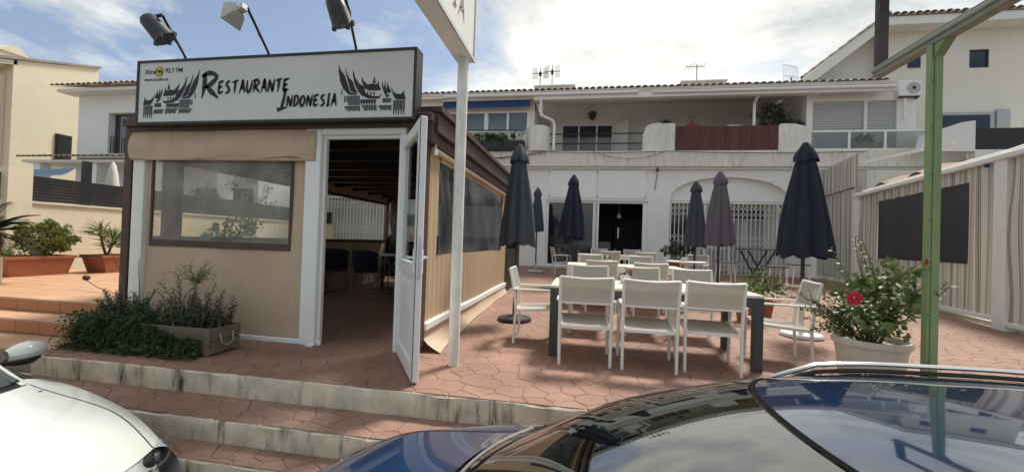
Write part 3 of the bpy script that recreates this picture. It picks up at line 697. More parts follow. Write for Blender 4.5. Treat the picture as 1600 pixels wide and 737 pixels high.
horned_houses(lambda u: -1.775-u*.755, 2.415, .70)
# small floodlights on arms
def floodlight(base, tip, body_c, aim, kind, label):
    t = thing('floodlight', label, 'floodlight', base, 'floodlights above the sign'); m = 'lamp_pale' if kind else 'lamp_dark'
    b, tp, c = Vector(base), Vector(tip), Vector(body_c); aim = Vector(aim).normalized()
    MB().tube([b, b+Vector((0, -.01, .05)), b.lerp(tp, .5)+Vector((0, 0, .02)), tp], .013, 8).build('arm', 'iron', t, smooth=True)
    MB().tube([tp, tp+Vector((-.02, .02, .03)), c-aim*.06+Vector((0, 0, .06))], .016, 7).build('yoke', 'iron', t, smooth=True)
    MB().tube([b.lerp(tp, .45), b.lerp(tp, .6)+Vector((.02, 0, -.05)), b.lerp(tp, .85)+Vector((.03, 0, -.03)), tp], .004, 5).build('cable', 'rubber', t)
    if kind:
        q = Vector((0, 0, 1)).rotation_difference(aim).to_matrix(); mb = MB(); h = [(-.06, .04, .035), (-.03, .06, .055), (.07, .10, .085), (.08, .105, .09)]; vs = []
        for z, hx, hy in h: vs += [c+q @ Vector((sx*hx, sy*hy, z)) for sx, sy in ((-1, -1), (1, -1), (1, 1), (-1, 1))]
        mb.add(vs, [(0, 1, 2, 3), (12, 15, 14, 13)]+[(r*4+k, r*4+(k+1) % 4, r*4+4+(k+1) % 4, r*4+4+k) for r in range(3) for k in range(4)]); mb.build('housing', m, t)
        MB().obox(c+aim*.083, (.19, .16, .006), q).build('lens', 'lens_white', t)
        MB().obox(c-aim*.09, (.07, .06, .06), q, .006).build('ballast', m, t)
    else:
        MB().lathe([(.02, -.13), (.06, -.125), (.08, -.095), (.085, -.02), (.093, .09), (.098, .115), (.088, .115)], c, 18, aim).build('housing', m, t, smooth=True)
        MB().lathe([(.0, .100), (.087, .100), (.087, .103), (0, .103)], c, 18, aim, cap=False).build('lens', 'lens_white', t)
        for k in range(4): a = k*math.pi/2+.6; q = Vector((0, 0, 1)).rotation_difference(aim); MB().obox(c+aim*.11+(q @ Vector((.092*math.cos(a), .092*math.sin(a), 0))), (.03, .03, .04)).build('clip', m, t)
floodlight((-4.46, 3.86, 3.09), (-4.10, 3.30, 3.27), (-4.17, 3.30, 3.155), (.55, .35, -.75), 0, 'dark bell floodlight over the left end of the sign')
floodlight((-3.40, 3.86, 3.09), (-3.15, 3.30, 3.28), (-3.265, 3.30, 3.255), (-.9, .25, -.28), 1, 'pale boxy floodlight over the middle of the sign')
floodlight((-2.37, 3.86, 3.09), (-2.15, 3.30, 3.31), (-2.215, 3.30, 3.19), (.2, .4, -.9), 0, 'dark bell floodlight over the right end of the sign')

# ================================================================== POLE SIGN (white) and green sign frame
PS = thing('pole_sign', 'white box sign on a flaking white pole beside the pavilion', 'sign', (-1.17, 3.75, 0))
MB().tube([(-1.165, 3.73, 0), (-1.17, 3.735, 1.5), (-1.175, 3.75, 2.93)], .052, 16).build('pole', 'old_white', PS, smooth=True)
MB().box(-1.27, 1.15, 2.93, -1.10, 3.86, 3.85, .008).build('box', 'white_paint', PS)
MB().box(-1.100, 1.15, 2.93, -1.088, 3.86, 2.965).box(-1.100, 3.825, 2.965, -1.088, 3.86, 3.85).box(-1.1, 1.15, 3.815, -1.088, 3.825, 3.85).build('trim', 'aluminium', PS)
fm = lambda a, b: (-1.096, a, b)
word('INDONESIA', 1.7, 3.52, 3.13, .20, .035, 0, fm, PS, 'faded_ink'); word('RESTAURANTE', 1.4, 3.6, 3.45, .24, .04, 0, fm, PS, 'faded_ink')
GF = thing('steel_signpost', 'empty green steel sign frame on a tall post by the planter', 'signpost', (2.73, 3.75, 0))
MB().box(2.690, 3.71, 0, 2.708, 3.765, 2.86).box(2.712, 3.70, 0, 2.766, 3.77, 2.86, .005).box(2.707, 3.715, 0, 2.713, 3.76, 2.86).build('post', 'green_steel', GF)
for k in range(7): MB().lathe([(.0, 0), (.005, 0), (.005, .004), (.0, .005)], (2.699, 3.71, .35+k*.37), 7, (0, -1, 0)).build('rivet', 'rusty_steel', GF)
MB().box(2.675, 1.2, 2.90, 2.785, 4.38, 2.930, .004).box(2.69, 1.2, 2.861, 2.77, 4.38, 2.899).box(2.70, 1.2, 2.930, 2.715, 4.38, 2.965).build('beam', 'grey_green_steel', GF)
MB().add([(2.70, 3.70, 2.86), (2.77, 3.70, 2.86), (2.77, 3.70, 2.76), (2.77, 3.60, 2.86), (2.70, 3.60, 2.86), (2.70, 3.70, 2.76)], [(0, 1, 3, 4), (0, 5, 2, 1), (4, 3, 2, 5), (0, 4, 5), (1, 2, 3)]).build('gusset', 'green_steel', GF)
MB().box(2.69, 4.30, 2.967, 2.77, 4.37, 3.62, .004).build('upright', 'rusty_steel', GF); MB().box(2.69, 1.2, 3.62, 2.77, 4.37, 3.68, .004).build('top_rail', 'rusty_steel', GF); MB().box(2.69, 1.2, 2.967, 2.77, 1.27, 3.62, .004).build('upright', 'rusty_steel', GF)

# ================================================================== WHITE TERRACED BUILDING AT THE BACK
B = thing('terraced_building', 'long white two storey building with arched shopfront and tiled eaves behind the terrace', 'building', (1.0, 16.0, 0))
def bp(n, m, mb, parent=None, **k): return mb.build(n, m, parent or B, **k)
w = MB(); z0 = -.5; z1 = 4.14
for a, b in ((-12.5, -11.25), (-7.25, -1.42), (2.43, 3.22), (7.28, 12.5)): w.box(a, 16.0, z0, b, 16.35, z1)
w.box(-11.25, 16.0, 2.95, -7.25, 16.35, z1).box(-1.42, 16.0, 2.87, 2.43, 16.35, z1)
arc = [(5.25-2.03*math.cos(math.pi*i/24), 2.91+.89*math.sin(math.pi*i/24)**.85) for i in range(25)]
w.prism(arc+[(7.28, 4.14), (3.22, 4.14)], 16.0, 16.35)
bp('wall', 'wall_white', w)
bp('tympanum', 'wall_white', MB().box(3.2, 16.2, 2.88, 7.3, 16.33, 3.85))
bp('lintel', 'shutter_grey', MB().box(3.22, 16.13, 2.85, 7.28, 16.199, 2.93))
bp('balcony_band', 'wall_band', MB().box(-12.5, 15.78, 4.145, 12.5, 16.35, 4.74, .02))
bp('band_ledge', 'wall_white', MB().box(-12.5, 15.88, 4.07, 12.5, 15.999, 4.143, .01))
bp('balcony_floor', 'wall_band', MB().box(-12.5, 16.35, 4.45, 12.5, 19.0, 4.62))
bp('inner_wall', 'wall_white', MB().box(-12.5, 17.2, z0, -1.6, 17.3, 4.1).box(3.0, 16.9, z0, 7.6, 17.0, 4.1).box(2.9, 16.35, z0, 3.0, 17.0, 4.1))
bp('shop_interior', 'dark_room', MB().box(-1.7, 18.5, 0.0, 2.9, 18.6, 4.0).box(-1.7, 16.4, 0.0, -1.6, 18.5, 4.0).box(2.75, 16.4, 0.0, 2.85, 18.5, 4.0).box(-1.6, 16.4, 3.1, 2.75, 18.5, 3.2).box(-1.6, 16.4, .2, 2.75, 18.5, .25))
# blank sign panels above the shop door
for a, b in ((-1.34, .51), (.55, 2.35)): bp('fascia_panel', 'white_upvc', MB().box(a, 15.97, 2.96, b, 15.997, 4.03, .004))
for x in (-1.3, .53, 2.32):
    for z in (3.02, 3.95): bp('fixing', 'iron', MB().box(x-.02, 15.955, z-.02, x+.02, 15.969, z+.02))
bp('counter', 'shade_grey', MB().box(-.2, 17.6, .25, 1.2, 18.1, 1.3, .02)); bp('back_shelf', 'dark_cloth', MB().box(1.4, 18.2, .25, 2.5, 18.48, 2.2)); bp('pendant_lamp', 'lens_white', MB().tube([(1.5, 17.4, 3.1), (1.5, 17.4, 2.5)], .01, 5).lathe([(.03, 2.5), (.09, 2.40), (.10, 2.3), (.0, 2.28)], (1.5, 17.4, 0), 10))
# shop door: fixed pane, open leaf, dark opening
f = bp('shop_front', 'white_upvc', MB().box(-1.42, 16.08, .28, -1.32, 16.2, 2.87).box(-1.32, 16.08, 2.78, 2.43, 16.2, 2.87).box(.40, 16.08, .28, .52, 16.2, 2.78).box(2.26, 16.06, .28, 2.43, 16.2, 2.78).box(-1.32, 16.08, .28, .40, 16.2, .36))
bp('pane', 'dark_glass', MB().box(-1.32, 16.13, .36, .40, 16.145, 2.78), f)
bp('shop_door', 'white_upvc', MB().box(.54, 15.45, .34, .60, 15.55, 2.74).box(.54, 16.0, .34, .60, 16.1, 2.74).box(.54, 15.55, 2.62, .60, 16.0, 2.74).box(.54, 15.55, .34, .60, 16.0, .5), f)
bp('handle', 'aluminium', MB().box(1.35, 16.10, 1.45, 1.39, 16.13, 1.85), f)
bp('threshold', 'wall_band', MB().box(-1.5, 15.7, .2, 2.5, 16.1, .30))
# folding scissor gates
bar_me = MB().box(-.012, -.012, 0, .012, .012, 2.62).mesh('bar', 'white_paint')
def scissor_gate(x0, x1, z, y, n, h=2.62):
    g = bp('folding_gate', 'white_paint', MB().box(x0, y-.03, z+h-.03, x1, y+.03, z+h+.03).box(x0, y-.02, z-.02, x1, y+.02, z+.02).box(x0-.02, y-.025, z-.02, x0+.02, y+.025, z+h+.02).box(x1-.02, y-.025, z-.02, x1+.02, y+.025, z+h+.02))
    off = wloc(g); st = (x1-x0)/n
    for k in range(n+1): inst(bar_me, 'bar', Vector((x0+k*st, y, z))-off, g)
    for zc in (.28, 1.25, 2.30):
        lat = MB()
        for k in range(n):
            for s in (-1, 1):
                for q in (-.1, .1): lat.bar((x0+k*st, y-.02, z+zc+q-s*.095), (x0+(k+1)*st, y-.02, z+zc+q+s*.095), .008, .026, (0, 1, 0))
        lat.build('lattice', 'white_paint', g)
    return g
scissor_gate(3.27, 7.25, .24, 16.08, 27)
for x in (4.50, 5.35, 6.95): bp('gate_post', 'white_paint', MB().box(x-.04, 16.10, .2, x+.04, 16.16, 2.86))
bp('gate_brace', 'white_paint', MB().bar((6.9, 16.06, 2.75), (7.35, 16.06, 2.25), .03, .05))
for a, b, zt, zb in ((3.45, 4.4, 2.7, .9), (5.5, 6.05, 2.75, 2.35), (6.12, 6.8, 2.75, 2.35)):
    ww = bp('shop_window', 'white_paint', MB().box(a-.05, 16.87, zb-.05, b+.05, 16.899, zt+.05)); bp('pane', 'dark_glass', MB().box(a, 16.85, zb, b, 16.868, zt), ww)
for a, b in ((5.5, 6.1), (6.2, 6.85)): bp('shop_blind', 'shutter_grey', MB().box(a, 16.86, 1.2, b, 16.89, 2.28))
bp('shop_counter', 'shutter_grey', MB().box(4.6, 16.82, .2, 7.0, 16.89, 1.15))
scissor_gate(-11.22, -7.28, .24, 16.08, 26)
# wall lamp, cables, small box
bp('wall_bracket', 'iron', MB().lathe([(.0, 0), (.06, 0), (.05, .12), (.02, .16)], (2.72, 15.9, 3.98), 8).tube([(2.72, 15.95, 3.9), (2.66, 15.97, 3.3)], .012, 5))
bp('wall_box', 'white_upvc', MB().box(6.55, 15.95, 3.62, 6.7, 15.999, 3.72))
def cable(pts, r=.012):
    g = []
    for a, b, sag in pts:
        a, b = Vector(a), Vector(b)
        for i in range(9): t = i/8; p = a.lerp(b, t); p.z -= sag*4*t*(1-t); g.append(p)
    bp('cable', 'rubber', MB().tube(g, r, 5))
cable([((-6, 15.70, 4.62), (-1.5, 15.70, 4.70), .22), ((-1.5, 15.70, 4.70), (3.0, 15.70, 4.70), .05), ((3.0, 15.7, 4.70), (9.5, 15.7, 4.66), .06)]); cable([((.3, 15.70, 4.72), (3.0, 15.70, 4.72), .30)], .008); cable([((-6, 15.70, 4.5), (-2.0, 15.7, 4.62), .12)], .010)
# upper storey
bp('upper_wall', 'wall_white', MB().box(-12.5, 16.05, 4.745, -5.75, 16.35, 6.9).box(-5.75, 16.05, 6.42, -2.0, 16.35, 6.9).box(-5.75, 16.05, 4.745, -2.2, 16.35, 5.58).box(-2.2, 16.05, 4.745, -2.0, 19.0, 6.9))
bp('pier', 'wall_white', MB().box(-7.4, 15.85, 4.745, -5.75, 16.049, 7.02))
bp('rear_wall', 'wall_white', MB().box(-2.0, 18.4, 4.6, -.98, 18.6, 7.48).box(1.16, 18.4, 4.6, 7.8, 18.6, 7.48).box(-.98, 18.4, 6.5, 1.16, 18.6, 7.48).box(7.8, 16.05, 4.745, 7.95, 18.6, 7.2))
bp('right_wall', 'wall_white', MB().box(7.951, 16.05, 6.52, 11.2, 16.3, 6.9).box(7.951, 16.05, 4.745, 8.0, 16.3, 6.52).box(9.63, 16.05, 4.745, 9.72, 16.3, 6.52).box(10.62, 16.05, 4.745, 11.2, 16.3, 6.52))
bp('balcony_ceiling', 'wall_white', MB().prism([(15.76, 6.665), (18.6, 7.45), (18.6, 7.50), (15.76, 6.72)], -2.0, 8.0, 'yz'))
bp('eaves_board', 'wall_white', MB().box(-2.0, 15.50, 6.665, 10.25, 15.62, 6.90).box(-7.4, 15.50, 6.82, -2.0, 15.62, 6.90).box(-2.0, 15.62, 6.662, 8.0, 15.75, 6.80))
bp('gutter', 'white_upvc', MB().tube([(-5.6, 15.44, 6.86), (1.9, 15.44, 6.84)], .055, 8), smooth=True); bp('gutter', 'white_upvc', MB().tube([(2.4, 15.44, 6.82), (10.2, 15.44, 6.80)], .055, 8), smooth=True)
def pipe(pts): bp('downpipe', 'white_upvc', MB().tube(pts, .055, 8), smooth=True)
pipe([(-1.72, 15.5, 6.85), (-1.70, 15.62, 6.2), (-1.62, 15.66, 6.08), (-1.25, 15.72, 5.92), (-1.18, 15.72, 5.75), (-1.18, 15.72, 4.76)]); pipe([(6.08, 15.55, 6.78), (6.05, 16.0, 6.5), (6.05, 16.02, 4.7)])
# left windows with blue awning and flower boxes
f = bp('window', 'white_upvc', MB().box(-5.75, 16.0, 5.58, -2.2, 16.06, 5.66).box(-5.75, 16.0, 6.34, -2.2, 16.06, 6.42).box(-5.75, 16.0, 5.66, -5.66, 16.06, 6.34).box(-2.3, 16.0, 5.66, -2.2, 16.06, 6.34).box(-4.05, 16.0, 5.66, -3.92, 16.06, 6.34).box(-4.92, 16.0, 5.66, -4.86, 16.06, 6.34).box(-3.12, 16.0, 5.66, -3.06, 16.06, 6.34))
for a, b in ((-5.66, -4.92), (-4.86, -4.05), (-3.92, -3.12), (-3.06, -2.3)):
    bp('pane', 'window_glass', MB().box(a, 16.03, 5.66, b, 16.035, 6.34), f); bp('net_curtain', 'curtain_pale', MB().box(a, 16.12, 5.6, b, 16.13, 6.4), f)
bp('blue_awning', 'blue_awning', MB().add([(-5.72, 16.0, 6.86), (-2.15, 16.0, 6.86), (-2.15, 15.72, 6.76), (-5.72, 15.72, 6.76), (-2.15, 15.70, 6.47), (-5.72, 15.70, 6.47)], [(0, 1, 2, 3), (3, 2, 4, 5)])); bp('awning_bar', 'white_upvc', MB().box(-5.74, 15.64, 6.74, -2.13, 15.70, 6.81, .01))
bp('flower_rail', 'bar_black', MB().tube([(-4.9, 15.72, 5.58), (-2.3, 15.72, 5.55)], .025, 6))
for k in range(3): bp('flower_box', 'fence_black', MB().box(-4.86+k*.86, 15.62, 4.78, -4.04+k*.86, 15.80, 5.14, .02))
# balcony: rounded piers, black bars, wooden screen, glass rail
def rounded_block(name, x0, x1, z0, z1, y0, y1, rl, rr, m='wall_pillar'):
    p = [(x0, z0), (x1, z0)]
    for i in range(9): a = math.pi/2*i/8; p.append((x1-rr+rr*math.cos(a), z1-rr*.45+rr*.45*math.sin(a)))
    for i in range(9): a = math.pi/2+math.pi/2*i/8; p.append((x0+rl+rl*math.cos(a), z1-rl*.45+rl*.45*math.sin(a)))
    return bp(name, m, MB().prism(p, y0, y1), smooth=True)
bp('balcony_pier', 'wall_pillar', MB().lathe([(.50, 4.742), (.50, 5.62), (.47, 5.70), (.36, 5.77), (.1, 5.80)], (-1.80, 16.1, 0), 24), smooth=True)
rounded_block('balcony_pier', 2.15, 3.30, 4.742, 5.78, 15.84, 16.05, 1.0, .12); rounded_block('balcony_pier', 2.25, 2.9, 4.742, 5.86, 16.06, 16.5, .5, .1)
rounded_block('balcony_pier', 6.82, 7.86, 4.742, 5.70, 15.84, 16.1, .15, .75)
for z in (5.05, 5.43): bp('rail_bar', 'bar_black', MB().tube([(-1.36, 15.9, z), (2.22, 15.9, z)], .026, 7), smooth=True)
for k in range(24): bp('screen_board', 'fence_wood', MB().box(3.31+k*.1455, 15.86+rnd.uniform(0, .012), 4.75, 3.31+.141+k*.1455, 15.895, 5.66+rnd.uniform(-.012, .012)))
gr = bp('glass_railing', 'white_upvc', MB().box(7.88, 15.80, 5.36, 11.35, 15.86, 5.43, .006).box(7.88, 15.80, 4.742, 11.35, 15.86, 4.79).box(9.0, 15.80, 4.79, 9.07, 15.86, 5.36).box(10.1, 15.80, 4.79, 10.17, 15.86, 5.36))
for a, b in ((7.9, 9.0), (9.07, 10.1), (10.17, 11.33)): bp('pane', 'rail_glass', MB().box(a, 15.825, 4.79, b, 15.835, 5.36), gr)
# rear windows, shutters
f = bp('window', 'white_upvc', MB().box(-.98, 18.36, 6.44, 1.16, 18.42, 6.5).box(-.30, 18.36, 4.62, -.24, 18.42, 6.44).box(.48, 18.36, 4.62, .54, 18.42, 6.44))
for a, b in ((-.98, -.30), (-.24, .48), (.54, 1.16)): bp('pane', 'blue_glass', MB().box(a, 18.39, 4.62, b, 18.4, 6.44), f)
bp('door_shutter', 'white_upvc', MB().add([(1.16, 18.36, 4.65), (1.80, 17.75, 4.65), (1.80, 17.75, 6.55), (1.16, 18.36, 6.46), (1.18, 18.40, 4.65), (1.83, 17.79, 4.65), (1.83, 17.79, 6.55), (1.18, 18.40, 6.46)], [(0, 1, 2, 3), (7, 6, 5, 4), (0, 4, 5, 1), (1, 5, 6, 2), (2, 6, 7, 3), (3, 7, 4, 0)]))
bp('door_shutter', 'white_upvc', MB().box(-1.5, 17.6, 4.65, -1.46, 18.35, 6.55))
bp('wall_lantern', 'iron', MB().lathe([(.03, 6.62), (.10, 6.66), (.16, 6.80), (.19, 6.92), (.10, 6.98), (.05, 7.0)], (.30, 18.2, .04), 10).box(.26, 18.2, 6.8, .34, 18.42, 6.88))
bp('dark_sideboard', 'dark_cloth', MB().box(3.4, 17.4, 4.62, 6.0, 17.7, 5.98))
for a, b in ((8.0, 9.63), (9.72, 10.62)):
    sh = bp('roller_shutter', 'shutter_grey', MB().box(a, 16.14, 4.75, b, 16.16, 6.52))
    for k in range(20): bp('slat', 'shutter_grey', MB().box(a, 16.115, 4.765+k*.088, b, 16.139, 4.765+k*.088+.078, .006), sh)
bp('balcony_pipe_valve', 'white_upvc', MB().tube([(10.75, 15.9, 6.5), (10.75, 15.9, 5.8)], .04, 8))
# tiled roof: first course tile by tile, the rest as one mesh
def barrel(r, l, m, n=7, th=.018):
    mb = MB(); g = []
    for y, k in ((0, 1.0), (l, .86)):
        g.append([(r*k*math.cos(math.pi*i/(n-1)), y, r*k*math.sin(math.pi*i/(n-1))) for i in range(n)]+[((r-th)*k*math.cos(math.pi*i/(n-1)), y, (r-th)*k*math.sin(math.pi*i/(n-1))) for i in range(n-1, -1, -1)])
    q = 2*n; mb.add(g[0]+g[1], [(i, (i+1) % q, q+(i+1) % q, q+i) for i in range(q)]+[(i, q-1-i, q-2-i, i+1) for i in range(n-1)])
    return mb
def tile_roof(parent, origin, xdir, ydir, width, length, m, pitch_n=.235, course=.40, single=300, r=.105):
    """barrel tiles laid in columns along xdir, courses going up along ydir"""
    o = Vector(origin); X = Vector(xdir).normalized(); Y = Vector(ydir).normalized(); Z = X.cross(Y); rot = Matrix((X, Y, Z)).transposed().to_4x4()
    proto = barrel(r, course*1.18, m); proto.v = [(p[0], p[1], p[2]*.62) for p in proto.v]; pan = [(p[0], p[1], -p[2]*.55) for p in proto.v]; offp = wloc(parent)
    me = proto.mesh('roof_tile', m, smooth=True); n = int(width/pitch_n); nc = int(length/course); rest = MB()
    for c in range(nc):
        for i in range(n):
            loc = o+X*((i+.5)*pitch_n+rnd.uniform(-.008, .008))+Y*(c*course+rnd.uniform(-.015, .015))+Z*(.02+rnd.uniform(0, .012))
            if c == 0 and i < single:
                ob = inst(me, 'roof_tile', loc-offp, parent); ob.rotation_euler = rot.to_euler()
            else: rest.add([loc+rot.to_3x3() @ Vector(p) for p in proto.v], proto.f)
    rest.build('tile_courses', m, parent, fix=False, kind='stuff')
    base = MB().add([o-Z*.03, o+X*width-Z*.03, o+X*width+Y*length-Z*.03, o+Y*length-Z*.03], [(0, 1, 2, 3)]); base.build('roof_deck', m, parent)
RF = bp('roof', 'wall_white', MB().box(-7.4, 15.455, 6.901, 10.25, 15.60, 6.995))
tile_roof(B, (-7.4, 15.42, 6.98), (1, 0, 0), (0, 1, .30), 17.6, 5.2, 'roof_tile', single=90)
for a, b in ((-2.35, -.55), (4.1, 5.9)): bp('chimney', 'wall_band', MB().box(a, 18.6, 7.6, b, 19.6, 8.34, .02).box(a-.05, 18.55, 8.341, b+.05, 19.65, 8.42, .01))
def yagi(x, y, z0, h, kind, label):
    t = thing('antenna', label, 'antenna', (x, y, z0), 'rooftop aerials')
    MB().tube([(x, y, z0), (x, y, z0+h)], .018, 6).build('mast', 'iron', t)
    if kind == 'panel':
        for s in (-1, 1):
            for k in range(5): MB().tube([(x+s*(.15+.05*k), y, z0+h*.45), (x+s*(.15+.05*k), y, z0+h*1.0)], .010, 4).build('element', 'iron', t)
        MB().tube([(x-.36, y, z0+h*.72), (x+.36, y, z0+h*.72)], .018, 5).build('boom', 'iron', t); MB().box(x-.06, y-.05, z0+h*.6, x+.06, y+.05, z0+h*.78).build('dipole_box', 'iron', t)
    else:
        MB().tube([(x-.5, y-.1, z0+h*.86), (x+.35, y+.1, z0+h*.95)], .014, 5).build('boom', 'iron', t)
        for k in range(6): MB().tube([(x-.45+.15*k, y-.25-.05*k*0, z0+h*.865+.016*k), (x-.45+.15*k, y+.25, z0+h*.865+.016*k)], .008, 4).build('element', 'iron', t)
        MB().tube([(x-.30, y, z0+h*.93), (x-.1, y, z0+h*1.12)], .008, 4).build('element', 'iron', t)
yagi(-2.15, 18.9, 8.42, .95, 'panel', 'left one of two panel aerials on the wide left chimney'); yagi(-1.6, 19.0, 8.42, 1.1, 'panel', 'taller right one of two panel aerials on the left chimney'); yagi(4.8, 19.0, 8.42, .85, 'yagi', 'thin yagi aerial on the roof in the middle')
def grid_dish(c, label):
    t = thing('grid_antenna', label, 'antenna', c); c = Vector(c); q = Matrix.Rotation(R(25), 3, 'Z')
    for k in range(13):
        u = -.42+.84*k/12; MB().tube([c+q @ Vector((u, .25*(u*u+(v*v))*1.2, v+.75)) for v in [-.5+i*.1 for i in range(11)]], .007, 4).build('wire', 'aluminium', t)
    for v in (-.5, 0, .5): MB().tube([c+q @ Vector((-.42+.84*i/8, .3*((-.42+.84*i/8)**2+v*v), v+.75)) for i in range(9)], .012, 4).build('rib', 'aluminium', t)
    MB().tube([c, c+Vector((0, .1, .75))], .03, 6).build('mast', 'iron', t); MB().tube([c+Vector((0, .05, .55)), c+q @ Vector((.35, -.35, .55))], .025, 6).build('feed', 'iron', t)
grid_dish((8.65, 19.0, 7.85), 'white wire grid dish aerial at the right end of the roof')

# ================================================================== HOUSE ON THE RIGHT
H = thing('gabled_house', 'ivory house with sloping tiled gable rising at the right', 'house', (13.0, 17.5, 0))
def hp(n, m, mb, parent=None, **k): return mb.build(n, m, parent or H, **k)
hw = MB().box(11.1, 17.5, -.8, 13.88, 24, 9.6).box(14.5, 17.5, -.8, 15.6, 24, 9.6).box(13.88, 17.5, 8.80, 14.5, 24, 9.6).box(13.88, 17.5, -.8, 14.5, 24, 8.12)
hp('wall', 'wall_ivory', hw); hp('gable_wall', 'wall_white', MB().prism([(8.4, 5), (11.09, 5), (11.09, 9.75), (10.7, 9.7), (8.4, 7.75)], 18.0, 24))
for x0, x1, z0_, z1_ in ((13.88, 14.5, 8.12, 8.80), (11.9, 12.3, 8.2, 8.88)):
    f = hp('window', 'black_frame', MB().box(x0, 17.53, z0_, x1, 17.58, z0_+.05).box(x0, 17.53, z1_-.05, x1, 17.58, z1_).box(x0, 17.53, z0_, x0+.05, 17.58, z1_).box(x1-.05, 17.53, z0_, x1, 17.58, z1_)) if x0 > 13 else hp('window', 'black_frame', MB().box(x0, 17.46, z0_, x1, 17.499, z1_))
    hp('pane', 'dark_glass', MB().box(x0+.05, 17.555 if x0 > 13 else 17.45, z0_+.05, x1-.05, 17.56 if x0 > 13 else 17.459, z1_-.05), f)
f = hp('window', 'shutter_grey', MB().box(12.9, 17.44, 5.0, 14.65, 17.499, 6.47).box(14.7, 17.4, 5.0, 15.1, 17.499, 6.55)); hp('pane', 'dark_glass', MB().box(13.0, 17.42, 5.1, 14.5, 17.438, 6.36), f)
hp('eaves_board', 'white_paint', MB().box(10.75, 16.85, 9.55, 15.8, 17.0, 9.85).box(10.75, 17.0, 9.56, 15.8, 17.5, 9.62))
hp('verge_board', 'white_paint', MB().bar((8.15, 16.9, 7.55), (10.78, 16.9, 9.72), .14, .32).bar((8.3, 17.5, 7.55), (10.78, 17.5, 9.62), 1.1, .05))
tile_roof(H, (10.7, 16.78, 9.90), (1, 0, 0), (0, 1, .06), 5.1, 1.4, 'roof_tile', single=60)
vt = barrel(.11, .48, 'roof_tile').mesh('roof_tile', 'roof_tile', smooth=True)
d = (Vector((10.85, 0, 9.98))-Vector((8.05, 0, 7.70))); L_ = d.length; d.normalize()
zz_ = Vector((0, -1, 0)).cross(d)*-1
rotm = Matrix((d.cross(Vector((0, 0, 1))).normalized(), d, d.cross(Vector((0, 0, 1))).normalized().cross(d))).transposed()
for k in range(9):
    o = inst(vt, 'roof_tile', Vector((8.05, 16.9, 7.70))+d*(k*.40)-wloc(H), H); o.rotation_euler = rotm.to_euler()
hp('roof_slope', 'roof_tile', MB().add([(8.05, 16.85, 7.72), (10.85, 16.85, 10.0), (10.85, 24, 10.0), (8.05, 24, 7.72)], [(0, 1, 2, 3)]))
AC = thing('air_conditioner', 'white outdoor air conditioning unit on the wall under the gable', 'air conditioner', (10.9, 16.0, 6.6))
MB().box(10.52, 15.85, 6.60, 11.22, 16.13, 7.12, .015).build('case', 'white_upvc', AC); MB().lathe([(.2, 0), (.2, .012), (.15, .014)], (10.98, 15.849, 6.86), 20, (0, -1, 0)).build('fan_grille', 'shutter_grey', AC); MB().lathe([(.05, .015), (.06, .02), (.0, .022)], (10.98, 15.849, 6.86), 12, (0, -1, 0)).build('hub', 'iron', AC); MB().bar((10.6, 15.95, 6.575), (11.2, 15.95, 6.575), .04, .04).bar((11.18, 15.9, 6.57), (11.18, 17.48, 6.57), .04, .04).bar((11.18, 16.0, 6.56), (11.18, 17.48, 6.2), .04, .04).build('bracket', 'iron', AC)
hp('garden_wall', 'wall_white', MB().prism([(10.6, 4.5), (12.1, 4.5), (12.1, 5.47), (11.75, 5.42), (10.75, 5.06)], 15.0, 15.25).prism([(12.101, 3.6), (18, 3.6), (18, 4.55), (12.101, 4.55)], 15.0, 15.25))
sc = thing('privacy_screen', 'black screen along the upper terrace by the ivory house', 'screen', (14, 15.05, 4.56))
for k in range(5): MB().box(12.12, 15.04, 4.565+k*.135, 18, 15.07, 4.565+k*.135+.128).build('panel', 'fence_black', sc)
tag(MB().box(12.5, -1+16.6, -.8, 18, 17.4, 4.4).box(9.3, 15.3, 3.0, 12.49, 15.7, 3.95).build('retaining_wall', 'wall_band'), 'stained wall of the upper terrace above the striped tent', 'wall')

# ================================================================== STRIPED AWNING TENT ON THE RIGHT
A0 = Vector((6.49, 7.59, 0)); AD = Vector((.1910, .9816, 0)); AN = Vector((.9816, -.1910, 0))
def AP(s, o, z): return A0+AD*s+AN*o+Vector((0, 0, z))
TT_ = thing('striped_tent', 'white framed tent with striped canvas walls along the right side', 'tent', tuple(AP(2.5, 0, 0)))
def tp(n, m, mb, parent=None, **k): return mb.build(n, m, parent or TT_, **k)
rotA = Matrix((AN, AD, Vector((0, 0, 1)))).transposed()
def abox(mb, s0, s1, o0, o1, z0, z1, b=0.0): return mb.obox(AP((s0+s1)/2, (o0+o1)/2, (z0+z1)/2), (abs(o1-o0), abs(s1-s0), z1-z0), rotA, b)
for s in (0, 5.24, -5.0): tp('post', 'white_paint', abox(MB(), s-.13, s+.13, -.03, .18, .02, 2.84, .01))
tp('post', 'white_paint', abox(MB(), 8.3, 8.4, 0, .1, .1, 3.95))
tp('top_beam', 'white_paint', abox(MB(), -7, 5.37, -.06, .12, 2.72, 2.81, .01)); tp('top_beam', 'white_paint', abox(MB(), -7, 5.3, .14, .22, 2.845, 2.92, .01))
for s0, s1 in ((-4.87, -.13), (.13, 5.11), (5.37, 8.3)): tp('bottom_rail', 'white_paint', abox(MB(), s0, s1, -.02, .04, .13+.022*max(0, s0+2), .20+.022*max(0, s0+2), .006))
